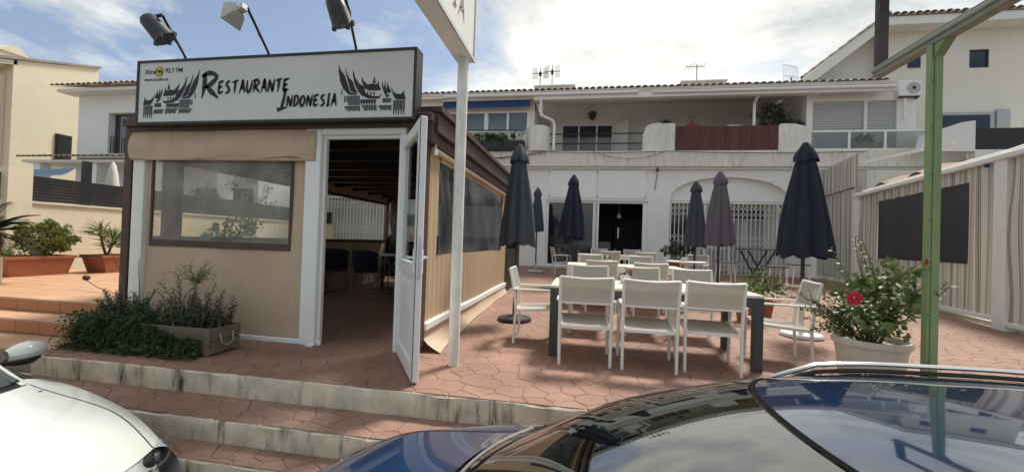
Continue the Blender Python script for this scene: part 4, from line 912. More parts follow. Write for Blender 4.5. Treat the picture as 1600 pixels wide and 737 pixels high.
def striped(s0, s1, z0, z1, holes=(), ph=0.0):
    mb = MB(); mb.uv = []
    def patch(a, b, c, d):
        n = max(2, int((b-a)/.045)); rows = 6; base = len(mb.v); g = []
        for j in range(rows+1):
            row = []
            for i in range(n+1):
                s = a+(b-a)*i/n; z = c+(d-c)*j/rows; wv = .018*math.sin(s*7.5+ph)+.012*math.sin(s*15+1.3*z)+.03*math.exp(-((s-s1)/.25)**2)*math.sin(z*3)
                row.append(AP(s, .02+wv, z)); mb.uv.append((s+ph, z))
            g.append(row)
        mb.sheet(g)
    if holes:
        a, b, c, d = holes; patch(s0, a, z0, z1); patch(b, s1, z0, z1); patch(a, b, z0, c); patch(a, b, d, z1)
    else: patch(s0, s1, z0, z1)
    return mb
tp('canvas_wall', 'striped_canvas', striped(.12, 5.12, .20, 2.72, (.78, 4.06, 1.06, 2.48)), smooth='all')
wnd = tp('window', 'mesh_window', MB().sheet([[AP(.76+3.32*i/20, .035+.01*math.sin(i*.7), 1.04+1.46*j/4) for i in range(21)] for j in range(5)]), smooth='all')
tp('canvas_wall', 'striped_canvas', striped(-4.87, -.10, .14, 2.72, (), .7), smooth='all')
tp('canvas_wall', 'striped_canvas', striped(5.36, 8.3, .30, 3.0, (), .3), smooth='all'); tp('canvas_wall', 'striped_canvas', striped(5.30, 8.3, 3.03, 3.95, (), .2), smooth='all')
tp('curtain_rod', 'iron', abox(MB(), 5.37, 8.3, -.03, .0, 3.0, 3.03))
for s in (-4.4, -2.2, 0, 2.6, 5.24): tp('roof_rail', 'white_paint', MB().bar(AP(s, .1, 2.80), AP(s+.4, 3.4, 3.75), .07, .07))
tp('roof_rail', 'white_paint', MB().bar(AP(5.2, .2, 3.70), AP(3.6, 1.2, 3.78), .07, .07)); tp('roof_rail', 'white_paint', MB().bar(AP(-6, 3.5, 3.75), AP(5.4, 3.5, 3.75), .08, .08))
def folded_roof():
    g = []
    for i in range(40):
        t = i/39; s = 2.7+2.4*t; row = []
        for j in range(8):
            u = j/7; row.append(AP(s, .3+3.1*u, 2.92+.9*u+.13*math.sin(t*math.pi*3)*(1-.4*u)+.06*math.sin(j*2)))
        g.append(row)
    return MB().sheet(g)
tp('folded_canopy', 'brown_canvas', folded_roof(), smooth='all')
tp('sill', 'wall_band', abox(MB(), -7, 8.3, .10, .16, -.05, .14))
tp('pulley', 'blue_awning', MB().lathe([(.0, 0), (.03, 0), (.03, .05), (0, .05)], AP(.25, -.07, 2.68), 10, (1, 0, 0)))

# ================================================================== LEFT: BOUNDARY WALL, FENCE, HOUSES
tag(MB().box(-10.85, 6.2, -.5, -10.6, 16, 1.62).box(-10.9, 5.85, -.5, -10.55, 6.2, 2.28).box(-10.85, 1.0, -.5, -10.6, 5.85, 1.62).box(-10.88, 6.21, 1.621, -10.57, 16, 1.66).build('boundary_wall', 'wall_cream'), 'cream rendered boundary wall behind the terracotta troughs', 'wall')
for a, b, lb in ((6.22, 16, 'black slatted fence panel on the cream wall, right of its pillar'), (1.0, 5.83, 'black slatted fence panel on the cream wall, left of its pillar')):
    fe = thing('slat_fence', lb, 'fence', (-10.7, a, 1.66), 'slat fences on the boundary wall')
    for k in range(8): MB().box(-10.72, a, 1.675+k*.062, -10.69, b, 1.675+k*.062+.059).build('slat', 'fence_black', fe)
    y = a+.03
    while y < b: MB().box(-10.76, y, 1.662, -10.722, y+.05, 2.17).build('post', 'fence_black', fe); y += 1.9
tag(MB().box(-10.4, 4.2, .285, -8.62, 4.78, .72, .02).build('planter_wall', 'wall_ivory'), 'low ivory planter wall at the left edge', 'planter')
CH = thing('cream_house', 'tall plain cream house at the far left', 'house', (-26, 14, 0))
def cp(n, m, mb, parent=None, **k): return mb.build(n, m, parent or CH, **k)
cp('wall', 'wall_cream', MB().prism([(12.2, -1), (15.0, -1), (15.0, 8.45), (12.2, 7.60)], -32, -22, 'yz'))
cp('front_wall', 'wall_cream', MB().box(-32, 12.9-1.0, -1, -22.35, 12.19, 7.0))
cp('roof_edge', 'roof_tile', MB().prism([(11.7, 7.48), (15.05, 8.47), (15.05, 8.56), (11.7, 7.58)], -32, -21.92, 'yz')); cp('soffit', 'wall_cream', MB().prism([(11.72, 7.28), (12.3, 7.45), (12.3, 7.62), (11.72, 7.475)], -32, -22.0, 'yz'))
f = cp('window', 'black_frame', MB().box(-21.999, 13.55, 3.88, -21.95, 14.10, 5.10)); 
for k in range(12): cp('slat', 'black_frame', MB().box(-21.95, 13.6, 3.94+k*.095, -21.93, 14.05, 3.94+k*.095+.07), f)
cp('window_sill', 'wall_cream', MB().box(-21.999, 13.5, 3.80, -21.9, 14.15, 3.87))
f = cp('window', 'wall_ivory', MB().box(-23.4, 11.84, 4.5, -22.5, 11.899, 6.3)); cp('shutter', 'shutter_grey', MB().box(-23.3, 11.82, 4.6, -22.6, 11.839, 6.2), f)
cp('chimney', 'wall_cream', MB().box(-23.0, 11.95, 7.3, -22.3, 12.75, 7.92).prism([(11.9, 7.921), (12.8, 7.921), (12.45, 8.22), (12.25, 8.22)], -23.05, -22.25, 'yz')); 
WH = thing('white_house', 'white two storey house with tiled roof left of the pavilion', 'house', (-14, 13, 0))
def wp(n, m, mb, parent=None, **k): return mb.build(n, m, parent or WH, **k)
wp('wall', 'wall_house', MB().box(-18.75, 12.2, -.5, -17.35, 18, 6.15).box(-15.6, 12.2, -.5, -10.95, 18, 6.15).box(-17.35, 12.2, 5.42, -15.6, 18, 6.15).box(-17.35, 12.2, -.5, -15.6, 18, 3.93))
f = wp('window', 'black_frame', MB().box(-17.345, 12.42, 3.93, -15.6, 12.46, 5.42)); wp('pane', 'blue_glass', MB().box(-17.25, 12.40, 3.98, -15.65, 12.419, 5.37), f)
for k in range(4): wp('rail_post', 'iron', MB().box(-17.3+k*.12, 12.25, 3.94, -17.28+k*.12, 12.27, 4.6))
wp('eaves_board', 'wall_house', MB().box(-19.1, 11.75, 6.10, -10.8, 12.3, 6.2))
tile_roof(WH, (-19.25, 11.65, 6.27), (1, 0, 0), (0, 1, .36), 8.5, 3.6, 'roof_tile_warm', single=46)
wp('porch_board', 'wall_house', MB().box(-19.1, 10.9, 3.36, -10.75, 12.19, 3.44))
tile_roof(WH, (-19.2, 10.8, 3.50), (1, 0, 0), (0, 1, .22), 8.45, 1.4, 'roof_tile_warm', single=46)
for x in (-18.6, -16.2, -13.6, -11.2): wp('porch_post', 'wall_house', MB().box(x-.15, 11.0, -.5, x+.15, 11.3, 3.36))
for a, b in ((-15.2, -14.1), (-13.4, -12.5), (-11.9, -11.1), (-18.3, -17.2)):
    f = wp('window', 'white_upvc', MB().box(a-.06, 12.15, .9, b+.06, 12.199, 2.75)); wp('pane', 'dark_glass', MB().box(a, 12.13, .96, b, 12.149, 2.69), f)
tag(MB().sheet([[(-12.6+2.2*i/8*0-0.9*j/8, 5.2+3.0*i/8, 2.55-.20*math.sin(math.pi*i/8)-.12*math.sin(math.pi*j/8)+.12*(i/8)*(1-j/8)) for i in range(9)] for j in range(9)]).build('shade_sail', 'sail_blue', smooth='all'), 'pale blue shade sail stretched behind the black fence', 'shade sail')

# ================================================================== PARASOLS (folded)
def parasol(x, y, h, m, label, rbot=.27, zbot=1.15, base='disc', twist=0.0, base_m='pole_dark', seed=0):
    z = gz(y); t = thing('parasol', label, 'parasol', (x, y, z), 'folded parasols on the terrace'); r_ = random.Random(seed)
    ph = [r_.uniform(-.25, .25) for _ in range(9)]; am = [r_.uniform(.7, 1.3) for _ in range(9)]
    def canopy(zt, zb, rt, rb, folds, depth, scallop, n=72, rows=16, bulge=0.0):
        g = []
        for j in range(rows+1):
            s = j/rows; row = []
            for i in range(n+1):
                a = 2*math.pi*i/n; k = int(a/(2*math.pi)*folds) % folds
                wv = abs(math.sin(folds*a/2+ph[0]+twist*s))
                rr = (rt+(rb-rt)*(s**.9))*(1+bulge*math.sin(math.pi*s))
                rr *= (1-depth*(1-wv)*min(1, s*3+.1)*am[k]*.8)*(1+.06*math.sin(a+ph[1]*9)*s+.025*math.sin(3*a+7*s+ph[2]*20))
                zz = zt+(zb-zt)*s+(scallop*(1-wv)*s**4)*am[(k+3) % 8]+.02*math.sin(2*a+ph[3]*12)*s**3
                row.append((x+rr*math.cos(a), y+rr*math.sin(a), z+zz))
            g.append(row)
        return MB().sheet(g)
    canopy(h-.10, zbot, .075, rbot, 8, .36, .045, bulge=.10).build('canopy', m, t, smooth='all')
    canopy(h-.02, h-.29, .035, .15, 8, .22, .03, rows=7, bulge=.22).build('top_vent', m, t, smooth='all')
    MB().lathe([(.012, h-.05), (.036, h-.035), (.034, h-.02), (.02, h-.008), (.0, h-.004)], (x, y, z), 10).build('finial', m, t, smooth=True)
    MB().tube([(x, y, z+.05), (x, y, z+h-.05)], .024, 10).build('pole', 'pole_dark', t, smooth=True)
    for k in range(8):
        a = 2*math.pi*(k+.5)/8; MB().tube([(x+.03*math.cos(a), y+.03*math.sin(a), z+h-.15), (x+rbot*.62*math.cos(a), y+rbot*.62*math.sin(a), z+zbot+.10)], .008, 5).build('rib', 'pole_dark', t)
    if base == 'disc': MB().lathe([(.24, 0), (.255, .02), (.24, .05), (.10, .075), (.05, .085)], (x, y, z), 28).build('base', base_m, t, smooth=True); MB().tube([(x, y, z+.07), (x, y, z+.36)], .032, 10).build('sleeve', base_m, t, smooth=True)
    else: MB().box(x-.24, y-.24, z, x+.24, y+.24, z+.07, .02).build('base', base_m, t); MB().tube([(x, y, z+.06), (x, y, z+.34)], .034, 10).build('sleeve', base_m, t, smooth=True)
    return t
parasol(-.95, 5.97, 2.62, 'parasol_slate', 'slate grey folded parasol on a round black base beside the pavilion', .285, 1.10, seed=1)
parasol(2.98, 6.14, 2.66, 'parasol_navy', 'large navy folded parasol on a white base at the right table end', .345, 1.07, base_m='pot_white', seed=2)
parasol(-1.48, 13.4, 2.82, 'parasol_slate', 'narrow dark folded parasol in front of the white wall, behind the slate one', .25, 1.35, 'slab', seed=3, base_m='shutter_grey')
parasol(-.24, 10.4, 2.82, 'parasol_navy', 'dark navy folded parasol in front of the shop window', .37, 1.20, seed=4)
parasol(2.82, 9.1, 2.72, 'parasol_mauve', 'mauve grey folded parasol in front of the white folding gate', .31, 1.15, seed=5, twist=.4)
parasol(2.84, 11.0, 2.76, 'parasol_slate', 'dark grey folded parasol partly behind the mauve one', .28, 1.05, seed=6)

# ================================================================== TERRACE TABLES AND CHAIRS
def terrace_chair():
    t = thing('terrace_chair', 'x', 'chair', (0, 0, 0))
    def p(n, m, mb, **k): return mb.build(n, m, t, **k)
    for s in (-1, 1):
        p('leg', 'chair_frame', MB().tube([(s*.245, -.265, 0), (s*.248, -.245, .40), (s*.25, -.27, .62), (s*.25, -.325, .865)], [.015, .017, .017, .015], 8), smooth=True)
        p('leg', 'chair_frame', MB().tube([(s*.262, .235, 0), (s*.262, .225, .40), (s*.262, .215, .625)], .016, 8), smooth=True)
        p('armrest', 'chair_frame', MB().box(s*.262-.022, -.285, .625, s*.262+.022, .25, .645, .006))
        p('side_rail', 'chair_frame', MB().bar((s*.232, -.245, .385), (s*.232, .225, .415), .022, .03))
    top = [(-.25+.5*i/10, -.325-.035*math.sin(math.pi*i/10), .865+.0*i-.012*math.sin(math.pi*i/10)) for i in range(11)]
    p('top_rail', 'chair_frame', MB().tube(top, .013, 8), smooth=True)
    p('cross_rail', 'chair_frame', MB().bar((-.235, -.248, .375), (.235, -.248, .375), .02, .03)); p('cross_rail', 'chair_frame', MB().bar((-.25, .222, .405), (.25, .222, .405), .02, .03))
    g = []
    for j in range(9):
        z = .615+.250*j/8; yb = -.270-.055*(j/8)**1.2; g.append([(-.236+.472*i/10, yb-.035*math.sin(math.pi*i/10)*(.5+.5*j/8)-.003, z-.012*math.sin(math.pi*i/10)*(j/8)) for i in range(11)])
    g2 = [[(q[0], q[1]+.006, q[2]) for q in row] for row in g]
    p('backrest', 'chair_sling', MB().sheet(g).sheet(g2[::-1]), smooth='all')
    p('lower_back_rail', 'chair_frame', MB().tube([(q[0]*1.03, q[1]+.003, q[2]-.004) for q in g[0]], .010, 7), smooth=True)
    g = [[(-.228+.456*i/8, -.24+.46*j/8, .395+.03*j/8-.022*math.sin(math.pi*i/8)*math.sin(math.pi*j/8)) for i in range(9)] for j in range(9)]
    p('seat', 'chair_sling', MB().sheet(g).sheet([[(q[0], q[1], q[2]-.006) for q in row] for row in g][::-1]), smooth='all')
    return t
TC = terrace_chair(); _first = [True]
def chair(x, y, a, label):
    o = TC if _first[0] else copy_tree(TC); _first[0] = False
    o.location = (x, y, gz(y)); o.rotation_euler = (0, 0, R(a)); o['label'] = label; o['group'] = 'white sling chairs on the terrace'; return o
def long_table(x0, x1, y0, y1, label, m='table_frame'):
    z = gz((y0+y1)/2); t = thing('terrace_table', label, 'table', ((x0+x1)/2, (y0+y1)/2, z), 'long terrace tables')
    for sx, sy in ((x0, y0), (x1-.085, y0), (x0, y1-.085), (x1-.085, y1-.085)): MB().box(sx, sy, z, sx+.085, sy+.085, z+.715, .005).build('leg', m, t)
    MB().box(x0+.086, y0+.005, z+.625, x1-.086, y0+.045, z+.714).box(x0+.086, y1-.045, z+.625, x1-.086, y1-.005, z+.714).box(x0+.005, y0+.086, z+.625, x0+.045, y1-.086, z+.714).box(x1-.045, y0+.086, z+.625, x1-.005, y1-.086, z+.714).build('apron', m, t)
    n = 6; st = (y1-y0)/n
    for k in range(n): MB().box(x0+.16, y0+k*st+.002, z+.716, x1-.16, y0+(k+1)*st-.002, z+.742+rnd.uniform(0, .0015), .003).build('board', 'table_top', t)
    for a in (x0, x1-.158): MB().box(a, y0, z+.716, a+.158, y1, z+.7425, .003).build('board', 'table_top', t)
long_table(-.31, 1.76, 4.30, 5.26, 'nearest long terrace table with charcoal legs and cream top')
chair(.05, 4.31, 2, 'sling chair seen from behind, left of three along the nearest table'); chair(.67, 4.29, -2, 'sling chair seen from behind, middle of three along the nearest table'); chair(1.27, 4.38, -4, 'sling chair seen from behind, right of three along the nearest table')
chair(.13, 5.62, 180, 'sling chair across the nearest table, facing the camera, left of three'); chair(.84, 5.66, 181, 'sling chair across the nearest table, facing the camera, middle of three'); chair(1.50, 5.63, 178, 'sling chair across the nearest table, facing the camera, right of three')
chair(-.50, 4.97, -88, 'sling chair at the left end of the nearest table, beside the slate parasol'); chair(2.08, 4.80, 82, 'sling chair at the right end of the nearest table, beside the navy parasol base')
long_table(-.25, 1.80, 7.45, 8.40, 'second long terrace table back from the street', 'chair_frame')
chair(.33, 7.25, 3, 'sling chair with its back to the nearest table, left of two at the second table'); chair(1.12, 7.05, -4, 'sling chair with its back to the nearest table, right of two at the second table')
chair(.22, 8.95, 180, 'sling chair across the second table, left of two'); chair(1.28, 9.0, 178, 'sling chair across the second table, right of two')
long_table(-.10, 1.95, 11.6, 12.5, 'third long terrace table, near the shop door', 'chair_frame')
chair(.75, 11.5, 4, 'sling chair at the third table with its back to the street, left one'); chair(1.72, 11.45, -8, 'sling chair at the third table with its back to the street, right one'); chair(-.60, 12.9, -75, 'lone sling armchair before the shop window, left of the far tables')
chair(.55, 13.1, 178, 'far sling chair in front of the shop doorway, left one'); chair(1.60, 13.1, 182, 'far sling chair in front of the shop doorway, right one')
# small round table by the gate, with a chair
rt = thing('round_table', 'small white round table with a succulent pot near the folding gate', 'table', (2.45, 10.2, gz(10.2)))
MB().lathe([(.0, .71), (.44, .71), (.45, .72), (.45, .735), (.44, .74), (0, .74)], (2.45, 10.2, gz(10.2)), 28).build('table_top', 'white_paint', rt, smooth=True); MB().tube([(2.45, 10.2, gz(10.2)+.02), (2.45, 10.2, gz(10.2)+.71)], .03, 8).build('leg', 'white_paint', rt); MB().lathe([(.24, 0), (.24, .02), (.04, .04)], (2.45, 10.2, gz(10.2)), 20).build('base', 'white_paint', rt)
chair(2.78, 10.75, 150, 'sling chair behind the small round table by the folding gate')
# tall folding bar table and stools
def bar_set(x, y):
    z = gz(y); t = thing('bar_table', 'tall black folding bar table in front of the white gate', 'table', (x, y, z))
    MB().box(x-.38, y-.30, z+1.06, x+.38, y+.30, z+1.09, .006).build('table_top', 'bar_black', t)
    for dy in (-.24, .24):
        MB().bar((x-.30, y+dy, z+1.05), (x+.26, y+dy, z), .02, .035).build('leg', 'bar_black', t); MB().bar((x+.28, y+dy*.85, z+1.05), (x-.30, y+dy*.85, z), .02, .035).build('leg', 'bar_black', t)
    MB().bar((x-.1, y-.24, z+.62), (x-.1, y+.24, z+.62), .02, .03).bar((x+.26, y-.24, z+.12), (x+.26, y+.24, z+.12), .02, .02).build('stretcher', 'bar_black', t)
def bar_stool(x, y, label):
    z = gz(y); t = thing('bar_stool', label, 'stool', (x, y, z), 'bar stools by the gate')
    MB().box(x-.20, y-.17, z+.72, x+.20, y+.17, z+.75, .008).build('seat', 'bar_black', t)
    for sx in (-1, 1):
        for sy in (-1, 1): MB().tube([(x+sx*.15, y+sy*.13, z+.72), (x+sx*.21, y+sy*.17, z)], .013, 6).build('leg', 'chair_frame', t)
    MB().tube([(x+.19*a, y+.155*b, z+.22) for a, b in ((-1, -1), (1, -1), (1, 1), (-1, 1), (-1, -1))], .010, 6).build('foot_ring', 'chair_frame', t)
bar_set(4.05, 10.3); bar_stool(3.45, 10.6, 'black seated bar stool left of the tall folding table'); bar_stool(4.10, 9.55, 'bar stool in front of the tall folding table'); bar_stool(5.1, 10.7, 'bar stool right of the tall folding table, behind the navy parasol')

# ================================================================== PLANTS
def leaf(mb, p, d, n, l, w, fold=.25):
    d = d.normalized(); s = d.cross(n); s = s.normalized() if s.length > 1e-4 else d.orthogonal(); n = s.cross(d); m_ = p+d*l*.5
    mb.add([p, m_+s*w*.5+n*l*fold*.3, p+d*l, m_-s*w*.5+n*l*fold*.3, m_], [(0, 1, 4), (1, 2, 4), (2, 3, 4), (3, 0, 4)])
def rv(r): return Vector((r.gauss(0, 1), r.gauss(0, 1), r.gauss(0, 1))).normalized()
def clumps(r, centre, rad, nclump, nleaf, l, w, spread=.28, flat=1.0, shell=.55):
    """leaves gathered into clumps spread through an ellipsoid"""
    mb = MB(); c = Vector(centre)
    for _ in range(nclump):
        d = rv(r); q = (shell+(1-shell)*r.random()); k = c+Vector((d.x*rad[0], d.y*rad[1], d.z*rad[2]*flat))*q; cs = spread*r.uniform(.6, 1.3)
        for _ in range(int(nleaf*r.uniform(.6, 1.3))):
            e = rv(r)*cs*r.random()**.5*max(rad); ld = (rv(r)+d*.7+Vector((0, 0, .25))).normalized(); leaf(mb, k+e, ld, rv(r), l*r.uniform(.7, 1.3), w*r.uniform(.7, 1.2))
    return mb
def sprig(mb, st, r, base, d, length, nl, l, w, rstem=.005, droop=.0, start=.1, curl=.25):
    pts = [Vector(base)]; d = Vector(d).normalized()
    for i in range(8): d = (d+rv(r)*curl*.35+Vector((0, 0, -droop))).normalized(); pts.append(pts[-1]+d*length/8)
    st.tube(pts, [rstem*(1-.6*i/8) for i in range(9)], 5)
    for k in range(nl):
        t = start+(1-start)*k/max(1, nl-1); i = min(7, int(t*8)); p = pts[i].lerp(pts[i+1], t*8-i); ax = (pts[i+1]-pts[i]).normalized(); a = k*2.4+r.uniform(-.4, .4); o = ax.orthogonal().normalized(); o = Quaternion(ax, a) @ o
        leaf(mb, p, o*.9+ax*.5, ax, l*r.uniform(.7, 1.2)*(1-.35*t), w*r.uniform(.8, 1.2)*(1-.3*t))
    return pts
# hibiscus in the stone pot
hx, hy = 2.62, 4.22
pot = thing('flower_pot', 'round pale stone flower pot at the foot of the green post', 'flower pot', (hx, hy, 0))
MB().lathe([(.21, 0), (.225, .02), (.255, .30), (.268, .36), (.285, .365), (.29, .385), (.285, .42), (.262, .42), (.255, .37), (.0, .365)], (hx, hy, 0), 32, cap=False).build('body', 'pot_stone', pot, smooth=True); MB().lathe([(.0, .368), (.254, .368)], (hx, hy, 0), 24, cap=False).build('soil', 'soil', pot)
r = random.Random(21); hl, hs_ = MB(), MB(); tips = []
for k in range(30):
    a = r.uniform(0, 6.28); b = Vector((hx+.11*math.cos(a)*r.random(), hy+.11*math.sin(a)*r.random(), .36)); dirn = Vector((math.cos(a)*.75-.1, math.sin(a)*.55, r.uniform(.55, 1.3)))
    tips.append(sprig(hl, hs_, r, b, dirn, r.uniform(.42, .80), 24, .068, .042, .007, .05, .22, .5)[-1])
for dx, dz, ln in ((-.05, 1.2, 1.0), (.12, 1.3, .98), (-.32, .9, .92), (.30, .8, .75), (.2, 1.1, .95)): tips.append(sprig(hl, hs_, r, (hx, hy, .36), (dx, -.1, dz), ln, 26, .066, .042, .008, .03, .3, .35)[-1])
hc = clumps(r, (hx+.02, hy-.02, .70), (.38, .30, .27), 52, 12, .070, .050, .15, 1, .3); hl.add(hc.v, hc.f)
hc = clumps(r, (hx+.05, hy-.05, .98), (.26, .2, .14), 22, 9, .065, .046, .2, 1, .3); hl.add(hc.v, hc.f)
hs_.tube([(2.55, 4.1, .75), (2.58, 3.85, 1.0), (2.612, 3.66, 1.13)], [.006, .005, .003], 5)
for k in range(14): leaf(hl, Vector((2.56+.004*k, 4.05-.03*k, .82+.022*k)), rv(r), rv(r), .06, .035)
hb = thing('hibiscus', 'leafy hibiscus bush with red flowers growing in the pale pot', 'shrub', (hx, hy, .36)); hl.build('foliage', 'leaf_hibiscus', hb, fix=False); hs_.build('stems', 'bark', hb, smooth=True)
def hib_flower(c, aim, s=1.0):
    mb = MB(); c = Vector(c); q = Vector((0, 0, 1)).rotation_difference(Vector(aim).normalized())
    for k in range(5):
        a = k*2*math.pi/5; g = []
        for j in range(5):
            rr = (.008+.045*j/4)*s; wv = (.35+.42*math.sin(math.pi*min(1, j/4*.9+.1)))
            g.append([c+q @ Vector((rr*math.cos(a+wv*(i/4-.5)*2), rr*math.sin(a+wv*(i/4-.5)*2), (.012+.02*j/4-.018*(j/4)**3+.006*math.sin(i*2+k))*s)) for i in range(5)])
        mb.sheet(g)
    mb.tube([c, c+q @ Vector((0, 0, .06*s))], .004*s, 5); return mb
hib_flower((2.31, 3.93, .80), (-.2, -1, .3), 1.15).build('flower', 'petal_red', hb, smooth='all'); hib_flower((2.615, 3.63, 1.135), (.6, -1, .1), .5).build('flower', 'petal_red', hb, smooth='all')
# wooden crate planters with succulents and trailing plants
def crate(x0, x1, y0, y1, h, label):
    t = thing('wooden_planter', label, 'planter box', ((x0+x1)/2, (y0+y1)/2, 0), 'weathered planter boxes at the pavilion')
    for k in range(2):
        a, b = .02+k*h/2, .02+(k+1)*h/2-.008
        MB().box(x0, y0, a, x1, y0+.022, b, .003).build('plank', 'weathered_wood', t); MB().box(x0, y1-.022, a, x1, y1, b, .003).build('plank', 'weathered_wood', t)
        MB().box(x0+.002, y0+.023, a, x0+.024, y1-.023, b, .003).build('plank', 'weathered_wood', t); MB().box(x1-.024, y0+.023, a, x1-.002, y1-.023, b, .003).build('plank', 'weathered_wood', t)
    for x in (x0-.006, x1-.05): MB().box(x, y0-.018, .0, x+.056, y0-.001, h+.02, .003).build('batten', 'weathered_wood', t)
    MB().box(x0+.03, y0+.03, .05, x1-.03, y1-.03, h-.04).build('soil', 'soil', t)
    MB().tube([(x1+.004, y0+.10, h*.82), (x1+.02, y0+.11, h*.45), (x1+.022, (y0+y1)/2, h*.32), (x1+.02, y1-.11, h*.45), (x1+.004, y1-.10, h*.82)], .007, 6).build('rope_handle', 'rope', t, smooth=True)
    return t
crate(-4.22, -3.44, 3.33, 3.68, .25, 'weathered plank planter with rope handle, nearest the door'); crate(-5.0, -4.27, 3.42, 3.74, .25, 'weathered plank planter swallowed by trailing greenery at the steps')
r = random.Random(5)
def succulent(pts, label, m='leaf_succulent', seed=0, lf=.055, wd=.018, stem='stem_grey'):
    rr = random.Random(seed); a, b = MB(), MB(); x, y = pts[0][0], pts[0][1]
    for (bx, by, bz, dx, dy, dz, ln, nl) in pts: [sprig(a, b, rr, (bx+rr.uniform(-.05, .05)*q, by+rr.uniform(-.04, .04)*q, bz), (dx+rr.uniform(-.25, .25)*q, dy, dz), ln*1.12*(1-.18*q), nl, lf*1.2, wd*1.25, .008, .0, .2, .35) for q in (range(3) if nl > 10 else range(1))]
    t = thing('succulent', label, 'plant', (x, y, .2), 'potted plants by the pavilion'); a.build('leaves', m, t, fix=False); b.build('stems', stem, t, smooth=True)
succulent([(-3.98, 3.50, .2, -.25, -.05, 1, .44, 34), (-3.95, 3.52, .2, .1, -.1, 1, .50, 36), (-3.92, 3.50, .2, -.5, .0, 1, .48, 30)], 'dark stemmed succulent bending left in the middle of the planter', seed=1)
succulent([(-3.80, 3.5, .2, .05, -.05, 1, .50, 40), (-3.77, 3.54, .2, .2, 0, 1, .42, 34)], 'tall straight succulent beside the lime green tuft', seed=2, lf=.06)
succulent([(-3.56, 3.52, .2, .15, -.05, 1, .36, 34), (-3.60, 3.48, .2, .5, -.1, .8, .24, 26), (-3.52, 3.55, .2, .3, 0, 1, .30, 28)], 'short dark succulent at the right end of the planter', seed=3, lf=.065, wd=.024)
succulent([(-3.70, 3.50, .2, -.1, -.1, 1, .36, 6), (-3.66, 3.52, .2, -.25, 0, 1, .22, 4), (-3.64, 3.5, .2, .35, 0, 1, .32, 3)], 'pale bare curved stems in the planter', seed=4)
succulent([(-4.60, 3.56, .2, 0, 0, 1, .30, 40), (-4.72, 3.55, .2, -.2, 0, 1, .36, 44), (-4.85, 3.55, .2, -.1, 0, 1, .32, 40), (-4.50, 3.52, .2, .15, 0, 1, .34, 40), (-4.92, 3.6, .2, -.4, 0, 1, .30, 34)], 'reddish upright succulents in the left planter', 'leaf_succulent', 5, .05, .02)
succulent([(-4.98, 3.72, .2, .1, 0, 1, .66, 3), (-4.72, 3.72, .2, 0, 0, 1, .62, 2)], 'two thin dry stalks rising against the white corner post', seed=6, lf=.04)
a_, b_ = MB(), MB(); rr = random.Random(31)
for k in range(16): sprig(a_, b_, rr, (-3.80, 3.48, .66), (rr.uniform(-.5, .7), rr.uniform(-.4, .4), rr.uniform(.2, 1)), rr.uniform(.14, .27), 14, .06, .012, .004, 0, .05, .6)
b_.tube([(-3.95, 3.5, .2), (-3.98, 3.49, .40), (-3.90, 3.48, .55), (-3.80, 3.48, .64)], [.012, .011, .009, .007], 6)
t = thing('euphorbia', 'lime green tuft on an arching stem above the planter', 'plant', (-3.9, 3.5, .2)); a_.build('leaves', 'leaf_lime', t, fix=False); b_.build('stems', 'stem_grey', t, smooth=True)
rr = random.Random(8); mb = MB(); st = MB()
for k in range(430):
    x = rr.uniform(-5.02, -3.55); base_h = .30 if x < -4.25 else .25; pr = max(.55, min(1, (-x-3.5)*1.6)); 
    sprig(mb, st, rr, (x, rr.uniform(3.32, 3.46), base_h*pr*rr.uniform(.5, 1.1)), (rr.uniform(-.7, .7), -rr.uniform(.3, 1), rr.uniform(-.2, .5)), rr.uniform(.12, .30), 16, .045, .028, .003, .20, .0, .5)
for k in range(170):
    x = rr.uniform(-5.0, -3.55); sprig(mb, st, rr, (x, rr.uniform(3.18, 3.36), .01), (rr.uniform(-1, 1), -rr.uniform(-.1, .8), rr.uniform(.3, .9)), rr.uniform(.08, .18), 12, .042, .028, .003, .10, .0, .5)
for k in range(190):
    x = rr.uniform(-5.02, -3.5); sprig(mb, st, rr, (x, rr.uniform(3.45, 3.66), .22), (rr.uniform(-.5, .5), -rr.uniform(-.3, .5), 1), rr.uniform(.10, .32), 14, .045, .024, .003, .05, .0, .5)
t = thing('trailing_plant', 'dark green trailing plant spilling over both planters onto the paving', 'plant', (-4.4, 3.4, 0)); mb.build('leaves', 'leaf_trail', t, fix=False); st.build('stems', 'stem_green', t)
# terracotta troughs by the boundary wall
def trough(x, y, label, lx=.30, ly=.68):
    t = thing('terracotta_trough', label, 'planter', (x, y, .3), 'terracotta troughs by the wall'); mb = MB(); vs = []
    P_ = [(-.36, -.40, 0), (-.42, -.48, .30), (-.45, -.51, .30), (-.45, -.51, .35), (-.40, -.46, .35), (-.40, -.46, .28)]
    for hx_, hy_, z in P_: vs += [(x+sx*abs(hx_)*lx/.42, y+sy*abs(hy_)*ly/.51, .302+z) for sx, sy in ((-1, -1), (1, -1), (1, 1), (-1, 1))]
    mb.add(vs, [(0, 3, 2, 1)]+[(q*4+k, q*4+(k+1) % 4, q*4+4+(k+1) % 4, q*4+4+k) for q in range(5) for k in range(4)]); mb.build('body', 'terracotta', t)
    mb = MB().add([(x+sx*.27, y+sy*.59, .302+.30) for sx, sy in ((-1, -1), (1, -1), (1, 1), (-1, 1))], [(0, 1, 2, 3)]); mb.build('soil', 'soil', t)
trough(-9.75, 5.75, 'left terracotta trough holding a rounded green bush', .27, .50); trough(-9.45, 6.95, 'right terracotta trough holding spiky yucca tufts', .27, .50)
rr = random.Random(12)
